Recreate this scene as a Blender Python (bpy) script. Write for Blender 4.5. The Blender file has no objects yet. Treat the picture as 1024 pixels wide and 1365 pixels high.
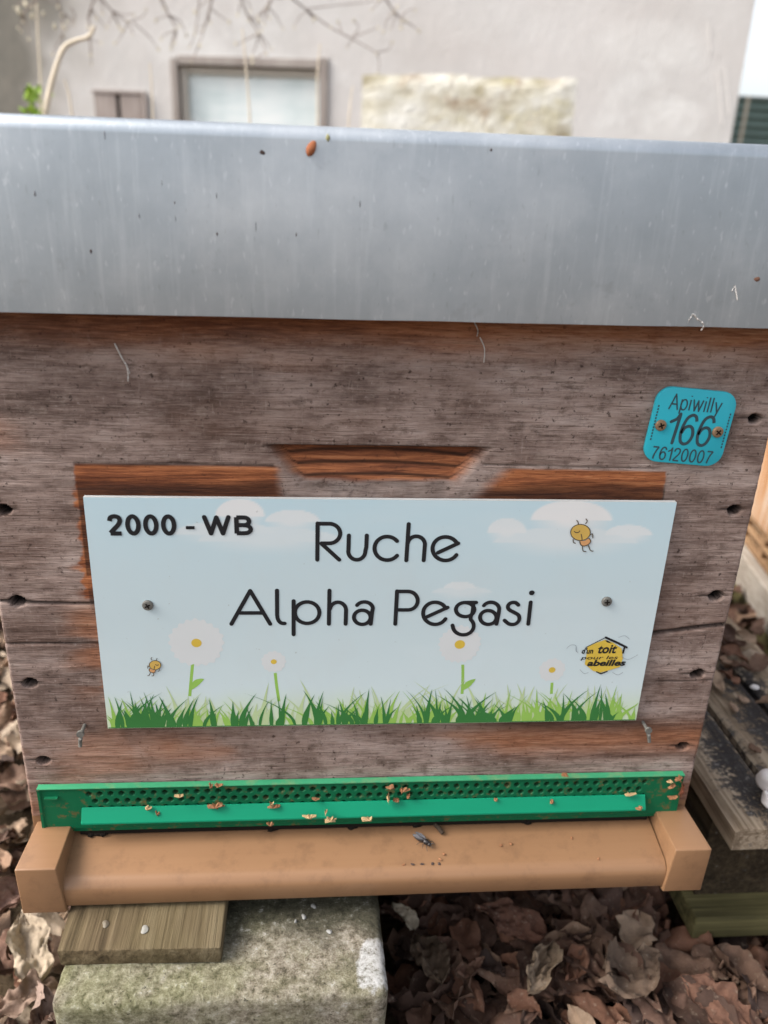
import bpy, bmesh, math, random
import numpy as np
from mathutils import Vector, Matrix

random.seed(7); RNG = np.random.default_rng(11)
sc = bpy.context.scene
col = sc.collection
PI = math.pi

# ------------------------------------------------------------------ camera
YAW, PITCH, ROLL = 0.0937, 0.3852, 0.0425
CAM = np.array([0.1762, -0.417, 0.4098])
FPX, PW, PH = 1080.0, 1024.0, 1365.0
_cy, _sy, _cp, _sp = math.cos(YAW), math.sin(YAW), math.cos(PITCH), math.sin(PITCH)
FWD = np.array([_sy*_cp, _cy*_cp, -_sp]); _r = np.array([_cy, -_sy, 0.0]); _u = np.cross(_r, FWD)
RIGHT = _r*math.cos(ROLL) + _u*math.sin(ROLL); UP = -_r*math.sin(ROLL) + _u*math.cos(ROLL)
cam_d = bpy.data.cameras.new('camera'); cam = bpy.data.objects.new('camera', cam_d); col.objects.link(cam)
cam.matrix_world = Matrix(((RIGHT[0], UP[0], -FWD[0], CAM[0]), (RIGHT[1], UP[1], -FWD[1], CAM[1]),
                           (RIGHT[2], UP[2], -FWD[2], CAM[2]), (0, 0, 0, 1)))
cam_d.sensor_width = 36.0; cam_d.lens = FPX/PH*36.0
cam_d.clip_start = 0.01; cam_d.clip_end = 2000
cam_d.dof.use_dof = True; cam_d.dof.focus_distance = 0.47; cam_d.dof.aperture_fstop = 6.5
sc.camera = cam

# ------------------------------------------------------------------ light
SUN_EL, SUN_AZ = math.radians(45), math.radians(-96)     # azimuth from +Y, clockwise
w = bpy.data.worlds.new('World'); sc.world = w; w.use_nodes = True
nt = w.node_tree; bg = nt.nodes['Background']
sky = nt.nodes.new('ShaderNodeTexSky'); sky.sky_type = 'NISHITA'; sky.sun_disc = False
sky.sun_elevation = SUN_EL; sky.sun_rotation = SUN_AZ; sky.dust_density = 4.0; sky.air_density = 1.0
hs = nt.nodes.new('ShaderNodeHueSaturation'); hs.inputs['Saturation'].default_value = 0.35
nt.links.new(sky.outputs[0], hs.inputs['Color']); nt.links.new(hs.outputs[0], bg.inputs['Color'])
bg.inputs['Strength'].default_value = 0.15
sun_d = bpy.data.lights.new('sun', 'SUN'); sun = bpy.data.objects.new('sun', sun_d); col.objects.link(sun)
sun_d.energy = 1.5; sun_d.angle = math.radians(32); sun_d.color = (1.0, 0.95, 0.88)
S = Vector((math.sin(SUN_AZ)*math.cos(SUN_EL), math.cos(SUN_AZ)*math.cos(SUN_EL), math.sin(SUN_EL)))
sun.rotation_euler = S.to_track_quat('Z', 'Y').to_euler()
sc.view_settings.view_transform = 'Standard'; sc.view_settings.look = 'None'
sc.view_settings.gamma = 1.0; sc.view_settings.exposure = 1.22

# ------------------------------------------------------------------ measuring helpers: a sight line meets a real plane
def ray(px, py):
    return FWD + RIGHT*(px-PW/2)/FPX - UP*(py-PH/2)/FPX
def at(px, py, y=0.0):
    d = ray(px, py); return CAM + d*(y-CAM[1])/d[1]
def atz(px, py, z):
    d = ray(px, py); return CAM + d*(z-CAM[2])/d[2]
def atx(px, py, x):
    d = ray(px, py); return CAM + d*(x-CAM[0])/d[0]
def onpl(px, py, p, n):
    d = ray(px, py); p = np.array(p, float); n = np.array(n, float)
    return CAM + d*(((p-CAM)@n)/(d@n))
def topix(P):
    d = np.asarray(P, float)-CAM; k = d@FWD
    return PW/2+FPX*(d@RIGHT)/k, PH/2-FPX*(d@UP)/k

# ------------------------------------------------------------------ noise (numpy)
def vnoise(x, y, seed=0):
    xi = np.floor(x).astype(np.int64); yi = np.floor(y).astype(np.int64)
    xf = x-xi; yf = y-yi; xf = xf*xf*(3-2*xf); yf = yf*yf*(3-2*yf)
    def h(a, b):
        n = (a*374761393 + b*668265263 + seed*974634397) & 0xffffffff
        n = ((n ^ (n >> 13))*1274126177) & 0xffffffff
        return ((n ^ (n >> 16)) & 0xffff)/65535.0
    return (h(xi, yi)*(1-xf)+h(xi+1, yi)*xf)*(1-yf) + (h(xi, yi+1)*(1-xf)+h(xi+1, yi+1)*xf)*yf
def fbm(x, y, seed=0, o=4):
    s = 0; a = 0.5; t = 0
    for i in range(o):
        s = s+a*vnoise(x*2**i, y*2**i, seed+i*17); t += a; a *= .5
    return s/t
def sstep(a, b, x):
    t = np.clip((x-a)/(b-a), 0, 1); return t*t*(3-2*t)

# ------------------------------------------------------------------ mesh builder
class MB:
    def __init__(s): s.v = []; s.f = []; s.m = []; s.c = None
    def add(s, vs, fs, mi=0):
        b = len(s.v); s.v += [tuple(map(float, p)) for p in vs]
        for f in fs: s.f.append(tuple(b+i for i in f)); s.m.append(mi)
        return s
    def box(s, x0, x1, y0, y1, z0, z1, mi=0):
        return s.hexa([(x0,y0,z0),(x1,y0,z0),(x1,y1,z0),(x0,y1,z0),(x0,y0,z1),(x1,y0,z1),(x1,y1,z1),(x0,y1,z1)], mi)
    def hexa(s, p, mi=0):
        return s.add(p, [(3,2,1,0),(4,5,6,7),(0,1,5,4),(1,2,6,5),(2,3,7,6),(3,0,4,7)], mi)
    def beam(s, a, b, w, h, up=(0,0,1), mi=0):     # from a to b; a,b on the top centre line
        a = np.array(a, float); b = np.array(b, float); d = b-a; d /= np.linalg.norm(d)
        sd = np.cross(d, up); sd /= np.linalg.norm(sd); u2 = np.cross(sd, d)
        p = []
        for zz in (-h, 0):
            for e, sg in ((a,-1),(a,1),(b,1),(b,-1)):
                p.append(e+sd*sg*w/2+u2*zz)
        return s.hexa(p, mi)
    def tube(s, pts, rad, n=8, mi=0, cap=True):
        pts = [np.array(p, float) for p in pts]; k = len(pts)
        if not hasattr(rad, '__len__'): rad = [rad]*k
        vs = []; ref = np.array([.3, .2, .93])
        for i in range(k):
            d = pts[min(i+1, k-1)]-pts[max(i-1, 0)]; d = d/(np.linalg.norm(d)+1e-12)
            a = np.cross(d, ref)
            if np.linalg.norm(a) < 1e-3: a = np.cross(d, (1, 0, 0))
            a /= np.linalg.norm(a); b = np.cross(d, a)
            for j in range(n):
                t = 2*PI*j/n; vs.append(pts[i]+(a*math.cos(t)+b*math.sin(t))*rad[i])
        fs = [(i*n+j, i*n+(j+1) % n, (i+1)*n+(j+1) % n, (i+1)*n+j) for i in range(k-1) for j in range(n)]
        if cap: fs += [tuple(range(n-1, -1, -1)), tuple((k-1)*n+j for j in range(n))]
        return s.add(vs, fs, mi)
    def prism(s, poly, y0, y1, mi=0):          # poly of (x,z), extruded in y
        n = len(poly)
        vs = [(x, y0, z) for x, z in poly]+[(x, y1, z) for x, z in poly]
        return s.add(vs, [tuple(range(n)), tuple(range(2*n-1, n-1, -1))]+[(i, n+i, n+(i+1) % n, (i+1) % n) for i in range(n)], mi)
    def profx(s, prof, x0, x1, mi=0, nseg=1):          # prof of (y,z) extruded in x
        n = len(prof); vs = []
        for i in range(nseg+1):
            x = x0+(x1-x0)*i/nseg; vs += [(x, y, z) for y, z in prof]
        fs = [tuple(range(n)), tuple(nseg*n+j for j in range(n-1, -1, -1))]
        fs += [(i*n+j, (i+1)*n+j, (i+1)*n+(j+1) % n, i*n+(j+1) % n) for i in range(nseg) for j in range(n)]
        return s.add(vs, fs, mi)
    def blob(s, c, r, seed=0, amp=.25, n=10, m=7, mi=0, rot=None):
        rr = random.Random(seed); ph = [rr.uniform(0, 6) for _ in range(6)]
        vs = []; R = rot if rot is not None else np.eye(3)
        for i in range(m+1):
            th = PI*i/m
            for j in range(n):
                t = 2*PI*j/n
                k = 1+amp*(math.sin(2*t+ph[0])*math.sin(th)+.6*math.sin(3*t+ph[1]+th*2)*math.sin(th)+.5*math.sin(th*4+ph[2]))
                p = np.array([math.sin(th)*math.cos(t)*r[0], math.sin(th)*math.sin(t)*r[1], math.cos(th)*r[2]])*k
                vs.append(np.array(c)+R@p)
        fs = [(i*n+j, (i+1)*n+j, (i+1)*n+(j+1) % n, i*n+(j+1) % n) for i in range(m) for j in range(n)]
        return s.add(vs, fs, mi)
    def flat(s, poly, y, mi=0):                # flat printed patch facing -Y; poly of (x,z)
        n = len(poly); a = sum(poly[i][0]*poly[(i+1) % n][1]-poly[(i+1) % n][0]*poly[i][1] for i in range(n))
        if a < 0: poly = poly[::-1]
        return s.add([(x, y, z) for x, z in poly], [tuple(range(n))], mi)
    def ribbon(s, pts, hw, y, mi=0, closed=False, round_caps=True):    # monoline stroke printed at depth y
        pts = [np.array(p, float) for p in pts]; k = len(pts); L = []; Rr = []
        if not closed and not hasattr(hw, '__len__'):
            for i in range(1, k-1):
                d0, d1 = pts[i]-pts[i-1], pts[i+1]-pts[i]
                if d0@d1 < .75*np.linalg.norm(d0)*np.linalg.norm(d1):
                    s.ribbon(pts[:i+1], hw, y, mi); return s.ribbon(pts[i:], hw, y-.000004, mi)
        for i in range(k):
            d = (pts[(i+1) % k]-pts[i-1]) if closed else (pts[min(i+1, k-1)]-pts[max(i-1, 0)])
            d /= np.linalg.norm(d)+1e-12; nn = np.array([-d[1], d[0]])
            h = hw[i] if hasattr(hw, '__len__') else hw
            L.append(pts[i]+nn*h); Rr.append(pts[i]-nn*h)
        vs = [(p[0], y, p[1]) for p in L]+[(p[0], y, p[1]) for p in Rr]
        rng = range(k) if closed else range(k-1)
        s.add(vs, [(k+i, k+(i+1) % k, (i+1) % k, i) for i in rng], mi)
        if round_caps and not closed:
            h0 = hw[0] if hasattr(hw, '__len__') else hw
            for e, o in ((pts[0], pts[1]), (pts[-1], pts[-2])):
                d = e-o; d /= np.linalg.norm(d); a0 = math.atan2(d[1], d[0])
                s.add([(e[0]+h0*math.cos(a0+t), y, e[1]+h0*math.sin(a0+t)) for t in np.linspace(-PI/2, PI/2, 7)], [tuple(range(7))], mi)
        return s
    def build(s, name, mats, parent=None, bevel=0, seg=2, smooth=False, origin=True, colors=None, angle=35):
        me = bpy.data.meshes.new(name); me.from_pydata(s.v, [], s.f)
        if not isinstance(mats, (list, tuple)): mats = [mats]
        for m in mats: me.materials.append(m)
        me.polygons.foreach_set('material_index', s.m)
        if colors is not None:
            at_ = me.color_attributes.new('tint', 'FLOAT_COLOR', 'POINT')
            at_.data.foreach_set('color', np.asarray(colors, np.float32).ravel())
        if bevel:
            bm = bmesh.new(); bm.from_mesh(me); bmesh.ops.recalc_face_normals(bm, faces=bm.faces)
            es = [e for e in bm.edges if len(e.link_faces) == 2 and e.calc_face_angle(0) > math.radians(30)]
            bmesh.ops.bevel(bm, geom=es, offset=bevel, segments=seg, profile=.5, affect='EDGES', clamp_overlap=True)
            bm.to_mesh(me); bm.free()
        if smooth:
            me.polygons.foreach_set('use_smooth', [True]*len(me.polygons))
            if angle: me.set_sharp_from_angle(angle=math.radians(angle))
        o = bpy.data.objects.new(name, me); col.objects.link(o)
        place(o, parent, origin); return o
def place(o, parent, origin=True):
    if parent is not None:
        o.parent = parent; off = Vector((0, 0, 0)); p = parent
        while p is not None: off += p.location; p = p.parent
        o.location = -off
    elif origin:
        n = len(o.data.vertices); a = np.zeros(n*3); o.data.vertices.foreach_get('co', a); a = a.reshape(-1, 3)
        c = np.array([(a[:, 0].min()+a[:, 0].max())/2, (a[:, 1].min()+a[:, 1].max())/2, a[:, 2].min()])
        o.data.vertices.foreach_set('co', (a-c).ravel()); o.data.update(); o.location = c
def tag(o, label, cat, group=None, kind=None):
    if label: o['label'] = label
    if cat: o['category'] = cat
    if group: o['group'] = group
    if kind: o['kind'] = kind
    return o
def empty(name, loc, label, cat, group=None):
    o = bpy.data.objects.new(name, None); col.objects.link(o); o.location = loc; o.empty_display_size = .05
    return tag(o, label, cat, group)
def grid_mesh(name, X, Y, Z, mat, parent, colors=None, smooth=True, origin=True, flip=False):
    ny, nx = X.shape; me = bpy.data.meshes.new(name)
    co = np.stack([X, Y, Z], -1).reshape(-1, 3).astype(np.float32)
    i = np.arange(ny-1)[:, None]*nx+np.arange(nx-1)[None]; q = np.stack([i, i+1, i+nx+1, i+nx], -1).reshape(-1, 4)
    if flip: q = q[:, ::-1]
    me.vertices.add(len(co)); me.vertices.foreach_set('co', co.ravel())
    me.loops.add(q.size); me.loops.foreach_set('vertex_index', q.ravel().astype(np.int32))
    me.polygons.add(len(q)); me.polygons.foreach_set('loop_start', np.arange(0, q.size, 4, dtype=np.int32))
    me.update(); me.validate()
    if smooth: me.polygons.foreach_set('use_smooth', [True]*len(q))
    if colors is not None:
        a = me.color_attributes.new('tint', 'FLOAT_COLOR', 'POINT'); a.data.foreach_set('color', colors.reshape(-1, 4).astype(np.float32).ravel())
    me.materials.append(mat)
    o = bpy.data.objects.new(name, me); col.objects.link(o); place(o, parent, origin); return o
def crom(pts, n=8, closed=False):
    P = [np.array(p, float) for p in pts]; k = len(P); out = []
    for i in range(k if closed else k-1):
        a, b, c, d = (P[(i-1) % k], P[i], P[(i+1) % k], P[(i+2) % k]) if closed else (P[max(i-1, 0)], P[i], P[i+1], P[min(i+2, k-1)])
        for t in np.arange(n)/n:
            out.append(.5*((2*b)+(-a+c)*t+(2*a-5*b+4*c-d)*t*t+(-a+3*b-3*c+d)*t**3))
    if not closed: out.append(P[-1])
    return out

# ------------------------------------------------------------------ materials
class Mat:
    def __init__(s, name, base=(.5,.5,.5), rough=.6, metal=0, spec=.5):
        s.m = bpy.data.materials.new(name); s.m.use_nodes = True; s.t = s.m.node_tree
        s.b = s.t.nodes['Principled BSDF']; s.b.inputs['Base Color'].default_value = (*base, 1)
        s.b.inputs['Roughness'].default_value = rough; s.b.inputs['Metallic'].default_value = metal
        s.b.inputs['Specular IOR Level'].default_value = spec; s._tc = None
    def n(s, ty, **kw):
        nd = s.t.nodes.new('ShaderNode'+ty)
        for k, v in kw.items(): setattr(nd, k, v)
        return nd
    def lk(s, a, b): s.t.links.new(a, b)
    def coord(s, scale=(1,1,1), loc=(0,0,0), rot=(0,0,0)):
        if s._tc is None: s._tc = s.n('TexCoord')
        mp = s.n('Mapping'); mp.inputs['Scale'].default_value = scale; mp.inputs['Location'].default_value = loc
        mp.inputs['Rotation'].default_value = rot; s.lk(s._tc.outputs['Object'], mp.inputs[0]); return mp.outputs[0]
    def noise(s, vec, scale=1, detail=4, rough=.55, dist=0):
        nd = s.n('TexNoise'); nd.inputs['Scale'].default_value = scale; nd.inputs['Detail'].default_value = detail
        nd.inputs['Roughness'].default_value = rough; nd.inputs['Distortion'].default_value = dist
        s.lk(vec, nd.inputs['Vector']); return nd.outputs['Fac']
    def ramp(s, fac, stops, interp='LINEAR'):
        r = s.n('ValToRGB'); e = r.color_ramp.elements; r.color_ramp.interpolation = interp
        while len(e) < len(stops): e.new(.5)
        for k, (p, c) in zip(e, stops):
            k.position = p; k.color = (*c, 1) if len(c) == 3 else c
        s.lk(fac, r.inputs[0]); return r.outputs[0]
    def gray(s, fac, a, b): return s.ramp(fac, [(a, (0,0,0)), (b, (1,1,1))] if a < b else [(b, (1,1,1)), (a, (0,0,0))])
    def mix(s, fac, a, b, mode='MIX'):
        m = s.n('Mix', data_type='RGBA', blend_type=mode)
        for sock, v in ((m.inputs[0], fac), (m.inputs[6], a), (m.inputs[7], b)):
            if isinstance(v, (int, float)): sock.default_value = v
            elif isinstance(v, (tuple, list)): sock.default_value = (*v, 1)
            else: s.lk(v, sock)
        return m.outputs[2]
    def math(s, op, a, b=0.0):
        m = s.n('Math', operation=op)
        for sock, v in ((m.inputs[0], a), (m.inputs[1], b)):
            if isinstance(v, (int, float)): sock.default_value = v
            else: s.lk(v, sock)
        return m.outputs[0]
    def attr(s, name='tint'):
        a = s.n('Attribute', attribute_name=name); sp = s.n('SeparateColor'); s.lk(a.outputs['Color'], sp.inputs[0])
        return a.outputs['Color'], sp.outputs[0], sp.outputs[1], sp.outputs[2]
    def col(s, c): s.lk(c, s.b.inputs['Base Color']); return s
    def rough(s, f): s.lk(f, s.b.inputs['Roughness']); return s
    def bump(s, h, strength=.3, dist=.001):
        b = s.n('Bump'); b.inputs['Strength'].default_value = strength; b.inputs['Distance'].default_value = dist
        s.lk(h, b.inputs['Height']); s.lk(b.outputs[0], s.b.inputs['Normal']); return s

def m_front_wood():
    M = Mat('weathered_cedar', rough=.85, spec=.2)
    _, orange, dark, brown = M.attr()
    wob = M.noise(M.coord((5, 1, 14)), 1, 3)
    fine = M.noise(M.coord((55, 55, 620)), 1, 5, .68, .3)
    fine2 = M.noise(M.coord((130, 130, 1500)), 1, 3, .6)
    band = M.noise(M.coord((5, 5, 48)), 1, 5, .6, .7)
    blot = M.noise(M.coord((14, 14, 30), (3, 0, 1)), 1, 6, .7)
    speck = M.noise(M.coord((260, 260, 300)), 1, 3, .65)
    patch = M.noise(M.coord((7, 7, 16), (9, 0, 4)), 1, 5, .65)
    mott = M.noise(M.coord((75, 75, 130), (2, 0, 3)), 1, 6, .75)
    crk = M.noise(M.coord((34, 34, 1150), (5, 0, 2)), 1, 3, .6)
    drip = M.noise(M.coord((620, 620, 95), (1, 0, 6)), 1, 3, .6)
    base = M.ramp(M.math('ADD', M.math('MULTIPLY', blot, .6), M.math('MULTIPLY', band, .4)), [(.37, (.090,.061,.051)), (.455, (.185,.134,.116)), (.525, (.29,.222,.195)), (.62, (.40,.33,.30))])
    base = M.mix(M.math('MULTIPLY', M.gray(mott, .53, .64), .45), base, (.33,.27,.235))
    base = M.mix(M.math('MULTIPLY', M.gray(mott, .48, .37), .6), base, (.07,.046,.035))
    base = M.mix(M.math('MULTIPLY', M.gray(fine, .52, .66), .38), base, (.36,.295,.262))
    base = M.mix(M.math('MULTIPLY', M.gray(fine, .48, .36), .42), base, (.065,.042,.035))
    base = M.mix(M.math('MULTIPLY', M.gray(crk, .62, .70), .5), base, (.035,.023,.018))
    base = M.mix(M.math('MULTIPLY', M.gray(drip, .60, .70), .3), base, (.36,.30,.27))
    base = M.mix(M.math('MULTIPLY', M.gray(speck, .63, .70), .4), base, (.42,.36,.33))
    base = M.mix(M.math('MULTIPLY', M.gray(speck, .39, .31), .75), base, (.04,.027,.022))
    base = M.mix(M.math('MULTIPLY', M.gray(patch, .48, .66), .42), base, (.125,.068,.046))
    ob = M.noise(M.coord((4, 4, 120), (1, 0, 7)), 1, 4, .55, 1.0)
    org = M.ramp(M.math('ADD', M.math('MULTIPLY', ob, .6), M.math('MULTIPLY', fine, .4)),
                 [(.36, (.08,.027,.016)), (.46, (.19,.064,.028)), (.55, (.36,.132,.054)), (.68, (.50,.24,.115))])
    br = M.ramp(M.math('ADD', M.math('MULTIPLY', band, .5), M.math('MULTIPLY', fine, .5)),
                [(.38, (.13,.050,.025)), (.5, (.29,.125,.064)), (.62, (.42,.23,.14))])
    c = M.mix(brown, base, br); c = M.mix(orange, c, org); c = M.mix(M.math('MULTIPLY', M.gray(crk, .60, .67), .45), c, (.035,.018,.012)); c = M.mix(M.math('MULTIPLY', M.gray(speck, .39, .31), .4), c, (.03,.018,.014)); c = M.mix(1.0, c, (1.02, .98, .955), 'MULTIPLY'); c = M.mix(dark, c, (.008,.006,.005))
    M.col(c)
    M.bump(M.math('ADD', M.math('ADD', M.math('MULTIPLY', fine, .7), M.math('MULTIPLY', mott, .5)), M.math('MULTIPLY', crk, -.6)), .75, .0014)
    return M.m
def m_wood(name, stops, axis='x', s=1.0, bump=.5, rough=.85, extra=None):
    M = Mat(name, rough=rough, spec=.2)
    f = {'x': lambda a, b: (a, b, b), 'y': lambda a, b: (b, a, b), 'z': lambda a, b: (b, b, a)}[axis]
    fine = M.noise(M.coord(f(12*s, 420*s)), 1, 5, .65, .2); band = M.noise(M.coord(f(4*s, 70*s)), 1, 4, .6, .6)
    blot = M.noise(M.coord((14*s,)*3), 1, 5, .6)
    g = M.math('ADD', M.math('MULTIPLY', fine, .4), M.math('ADD', M.math('MULTIPLY', band, .3), M.math('MULTIPLY', blot, .3)))
    c = M.ramp(g, stops)
    if extra: c = extra(M, c, blot)
    M.col(c); M.bump(fine, bump, .002); return M.m
def m_metal():
    M = Mat('galvanised_steel', rough=.5, metal=.85, spec=.5)
    a = M.noise(M.coord((30, 30, 30)), 1, 6, .65); b = M.noise(M.coord((9, 9, 9), (2, 1, 0)), 1, 5, .6)
    st = M.noise(M.coord((260, 260, 22)), 1, 4, .6); sp = M.noise(M.coord((420, 420, 150)), 1, 2, .5)
    dr = M.noise(M.coord((60, 60, 75), (4, 0, 0)), 1, 3, .7)
    br_ = M.noise(M.coord((3.2, 3.2, 7), (1, 0, 5)), 1, 2, .5)  # broad tone patches: cloudy reflections put into the steel's colour
    c = M.ramp(M.math('ADD', M.math('MULTIPLY', b, .35), M.math('ADD', M.math('MULTIPLY', a, .25), M.math('MULTIPLY', br_, .45))),
               [(.36, (.33,.365,.395)), (.5, (.43,.465,.495)), (.64, (.60,.625,.645))])
    c = M.mix(M.math('MULTIPLY', M.gray(st, .52, .72), .22), c, (.70,.73,.75))
    c = M.mix(M.math('MULTIPLY', M.gray(sp, .66, .76), .3), c, (.27,.29,.30))
    c = M.mix(M.math('MULTIPLY', M.gray(sp, .36, .27), .3), c, (.74,.76,.78))
    c = M.mix(M.math('MULTIPLY', M.gray(dr, .63, .74), .28), c, (.30,.31,.325))
    M.col(c); M.rough(M.ramp(br_, [(.35, (.38,)*3), (.65, (.5,)*3)]))
    M.bump(M.math('ADD', M.math('MULTIPLY', br_, 1.2), M.math('MULTIPLY', sp, .05)), .12, .006); return M.m
def m_plastic(name, c0, c1, rough=.4, lines=(6, 300, 300), bump=.06, dirt=None, spec=.4):
    M = Mat(name, rough=rough, spec=spec)
    a = M.noise(M.coord(lines), 1, 4, .6); b = M.noise(M.coord((16,)*3), 1, 5, .65)
    c = M.mix(M.math('ADD', M.math('MULTIPLY', a, .5), M.math('MULTIPLY', b, .5)), c0, c1)
    if dirt:
        d = M.noise(M.coord((55,)*3), 1, 5, .7)
        c = M.mix(M.math('MULTIPLY', M.gray(d, .52, .72), .7), c, dirt)
    M.col(c); M.bump(a, bump, .001); return M.m
def m_flat(name, c, rough=.55, spec=.4, var=.12, metal=0, scale=60):
    M = Mat(name, rough=rough, spec=spec, metal=metal)
    a = M.noise(M.coord((scale,)*3), 1, 4, .6)
    M.col(M.mix(a, tuple(v*(1-var) for v in c), tuple(min(1, v*(1+var)) for v in c))); return M.m
def m_print():
    M = Mat('printed_sign_face', rough=.42, spec=.4)
    c, *_ = M.attr()
    d = M.noise(M.coord((25, 25, 18)), 1, 5, .65); s_ = M.noise(M.coord((300,)*3), 1, 2)
    c = M.mix(M.math('MULTIPLY', M.gray(d, .5, .8), .25), c, (.50,.53,.52))
    c = M.mix(M.math('MULTIPLY', M.gray(s_, .74, .78), .5), c, (.30,.31,.29))
    M.col(c); M.bump(M.noise(M.coord((6,)*3), 1, 2), .05, .004); return M.m
def m_leaf():
    M = Mat('dead_leaf', rough=.8, spec=.25)
    c, *_ = M.attr()
    a = M.noise(M.coord((70,)*3), 1, 5, .7); b = M.noise(M.coord((240,)*3), 1, 3, .6)
    c = M.mix(M.gray(a, .3, .7), M.mix(.55, c, (.02,.013,.01)), c)
    c = M.mix(M.math('MULTIPLY', M.gray(b, .6, .75), .3), c, (.5,.42,.32))
    M.col(c); M.bump(M.math('ADD', a, b), .5, .0015); return M.m
def m_soil():
    M = Mat('dark_soil', rough=.95, spec=.1)
    a = M.noise(M.coord((30,)*3), 1, 8, .7); b = M.noise(M.coord((2,)*3), 1, 5, .6)
    c = M.mix(b, M.ramp(a, [(.3, (.02,.014,.01)), (.7, (.12,.085,.055))]), M.ramp(a, [(.3, (.05,.035,.02)), (.7, (.22,.16,.10))]))
    M.col(c); M.bump(a, 1, .02); return M.m
def m_block():
    M = Mat('mossy_concrete', rough=.95, spec=.15)
    f = M.noise(M.coord((190,)*3), 1, 7, .8); g = M.noise(M.coord((26,)*3), 1, 6, .65); h = M.noise(M.coord((11, 16, 20), (3, 1, 2)), 1, 5, .7)
    c = M.ramp(f, [(.36, (.09,.076,.054)), (.46, (.24,.205,.155)), (.54, (.36,.32,.255)), (.66, (.52,.48,.41))])
    c = M.mix(M.math('MULTIPLY', M.gray(g, .46, .60), .5), c, M.ramp(f, [(.36, (.085,.085,.04)), (.6, (.27,.26,.14))]))
    c = M.mix(M.math('MULTIPLY', M.gray(h, .56, .68), .5), c, M.ramp(f, [(.3, (.03,.03,.022)), (.7, (.11,.10,.075))]))
    _, wht, moss, dk = M.attr()
    pore = M.noise(M.coord((420,)*3, (3,3,3)), 1, 3, .6)
    c = M.mix(moss, c, M.ramp(f, [(.36, (.085,.088,.035)), (.64, (.34,.335,.18))])); c = M.mix(M.math('MULTIPLY', M.gray(pore, .36, .30), .8), c, (.04,.034,.025))
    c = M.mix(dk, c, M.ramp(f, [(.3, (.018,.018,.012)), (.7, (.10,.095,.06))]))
    c = M.mix(M.gray(M.math('ADD', wht, M.math('MULTIPLY', M.math('SUBTRACT', f, .5), 2.6)), .2, .9), c, M.ramp(f, [(.36, (.22,.20,.17)), (.46, (.46,.45,.43)), (.6, (.62,.61,.60))]))
    M.col(c); M.bump(M.math('ADD', f, M.math('MULTIPLY', g, .6)), .9, .004); return M.m
def m_plaster():
    M = Mat('old_plaster', rough=.9, spec=.2)
    a = M.noise(M.coord((.9,)*3), 1, 6, .6); b = M.noise(M.coord((5, 5, 3)), 1, 6, .65); f = M.noise(M.coord((60,)*3), 1, 4, .6)
    pk = M.noise(M.coord((.7, .7, 1.1), (4, 2, 1)), 1, 3); wt = M.noise(M.coord((1.6, 1.6, 2.4), (7, 3, 5)), 1, 5, .7)
    c = M.ramp(a, [(.3, (.50,.478,.455)), (.5, (.58,.562,.543)), (.7, (.64,.627,.612))])
    c = M.mix(M.math('MULTIPLY', M.gray(pk, .45, .65), .3), c, (.60,.535,.50))
    c = M.mix(M.math('MULTIPLY', M.gray(wt, .56, .66), .45), c, (.72,.71,.69))
    c = M.mix(M.math('MULTIPLY', M.gray(b, .55, .75), .3), c, (.48,.445,.42))
    _, dark_end, grey, pale = M.attr()
    c = M.mix(M.math('MULTIPLY', grey, .8), c, (.46,.415,.375)); c = M.mix(M.math('MULTIPLY', dark_end, .85), c, M.ramp(b, [(.3, (.08,.078,.06)), (.7, (.19,.17,.135))])); c = M.mix(pale, c, (.82,.815,.79))
    M.col(c); M.bump(M.math('ADD', b, M.math('MULTIPLY', f, .5)), .4, .02); return M.m
def m_stone():
    M = Mat('bare_limestone', rough=.9, spec=.2)
    a = M.noise(M.coord((3.2, 3.2, 5)), 1, 6, .62); b = M.noise(M.coord((2.5, 2.5, 5), (1, 2, 3)), 1, 5, .65); f = M.noise(M.coord((40,)*3), 1, 4)
    c = M.ramp(a, [(.36, (.37,.33,.23)), (.45, (.58,.545,.44)), (.53, (.67,.645,.56)), (.64, (.75,.735,.68))])
    c = M.mix(M.math('MULTIPLY', M.gray(b, .54, .66), .75), c, (.47,.42,.24))
    c = M.mix(M.math('MULTIPLY', M.gray(M.noise(M.coord((4,4,5),(8,3,1)),1,6,.72), .53, .64), .8), c, (.36,.27,.19))
    M.col(c); M.bump(M.math('ADD', a, f), .6, .02); return M.m
def m_pane():
    M = Mat('pale_plastic_sheet', rough=.35, spec=.5)
    a = M.noise(M.coord((2, 2, 9)), 1, 4, .6); b = M.noise(M.coord((6, 6, 2), (1, 0, 2)), 1, 4)
    c = M.ramp(M.math('ADD', M.math('MULTIPLY', a, .6), M.math('MULTIPLY', b, .4)), [(.35, (.55,.64,.64)), (.5, (.70,.77,.77)), (.65, (.82,.85,.84))])
    M.col(c); return M.m
def m_pallet(name, stops):
    def ex(M, c, blot):
        _, st, moss, _b = M.attr()
        f = M.noise(M.coord((120,)*3), 1, 5, .75)
        edge = M.math('ADD', st, M.math('MULTIPLY', M.math('SUBTRACT', f, .5), 3.2))
        c = M.mix(M.gray(edge, .35, .75), c, M.ramp(f, [(.35, (.010,.009,.010)), (.6, (.05,.045,.043)), (.72, (.22,.2,.18))]))
        return M.mix(moss, c, M.ramp(f, [(.3, (.03,.03,.012)), (.7, (.15,.14,.055))]))
    return m_wood(name, stops, 'y', .6, .8, extra=ex)

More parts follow.
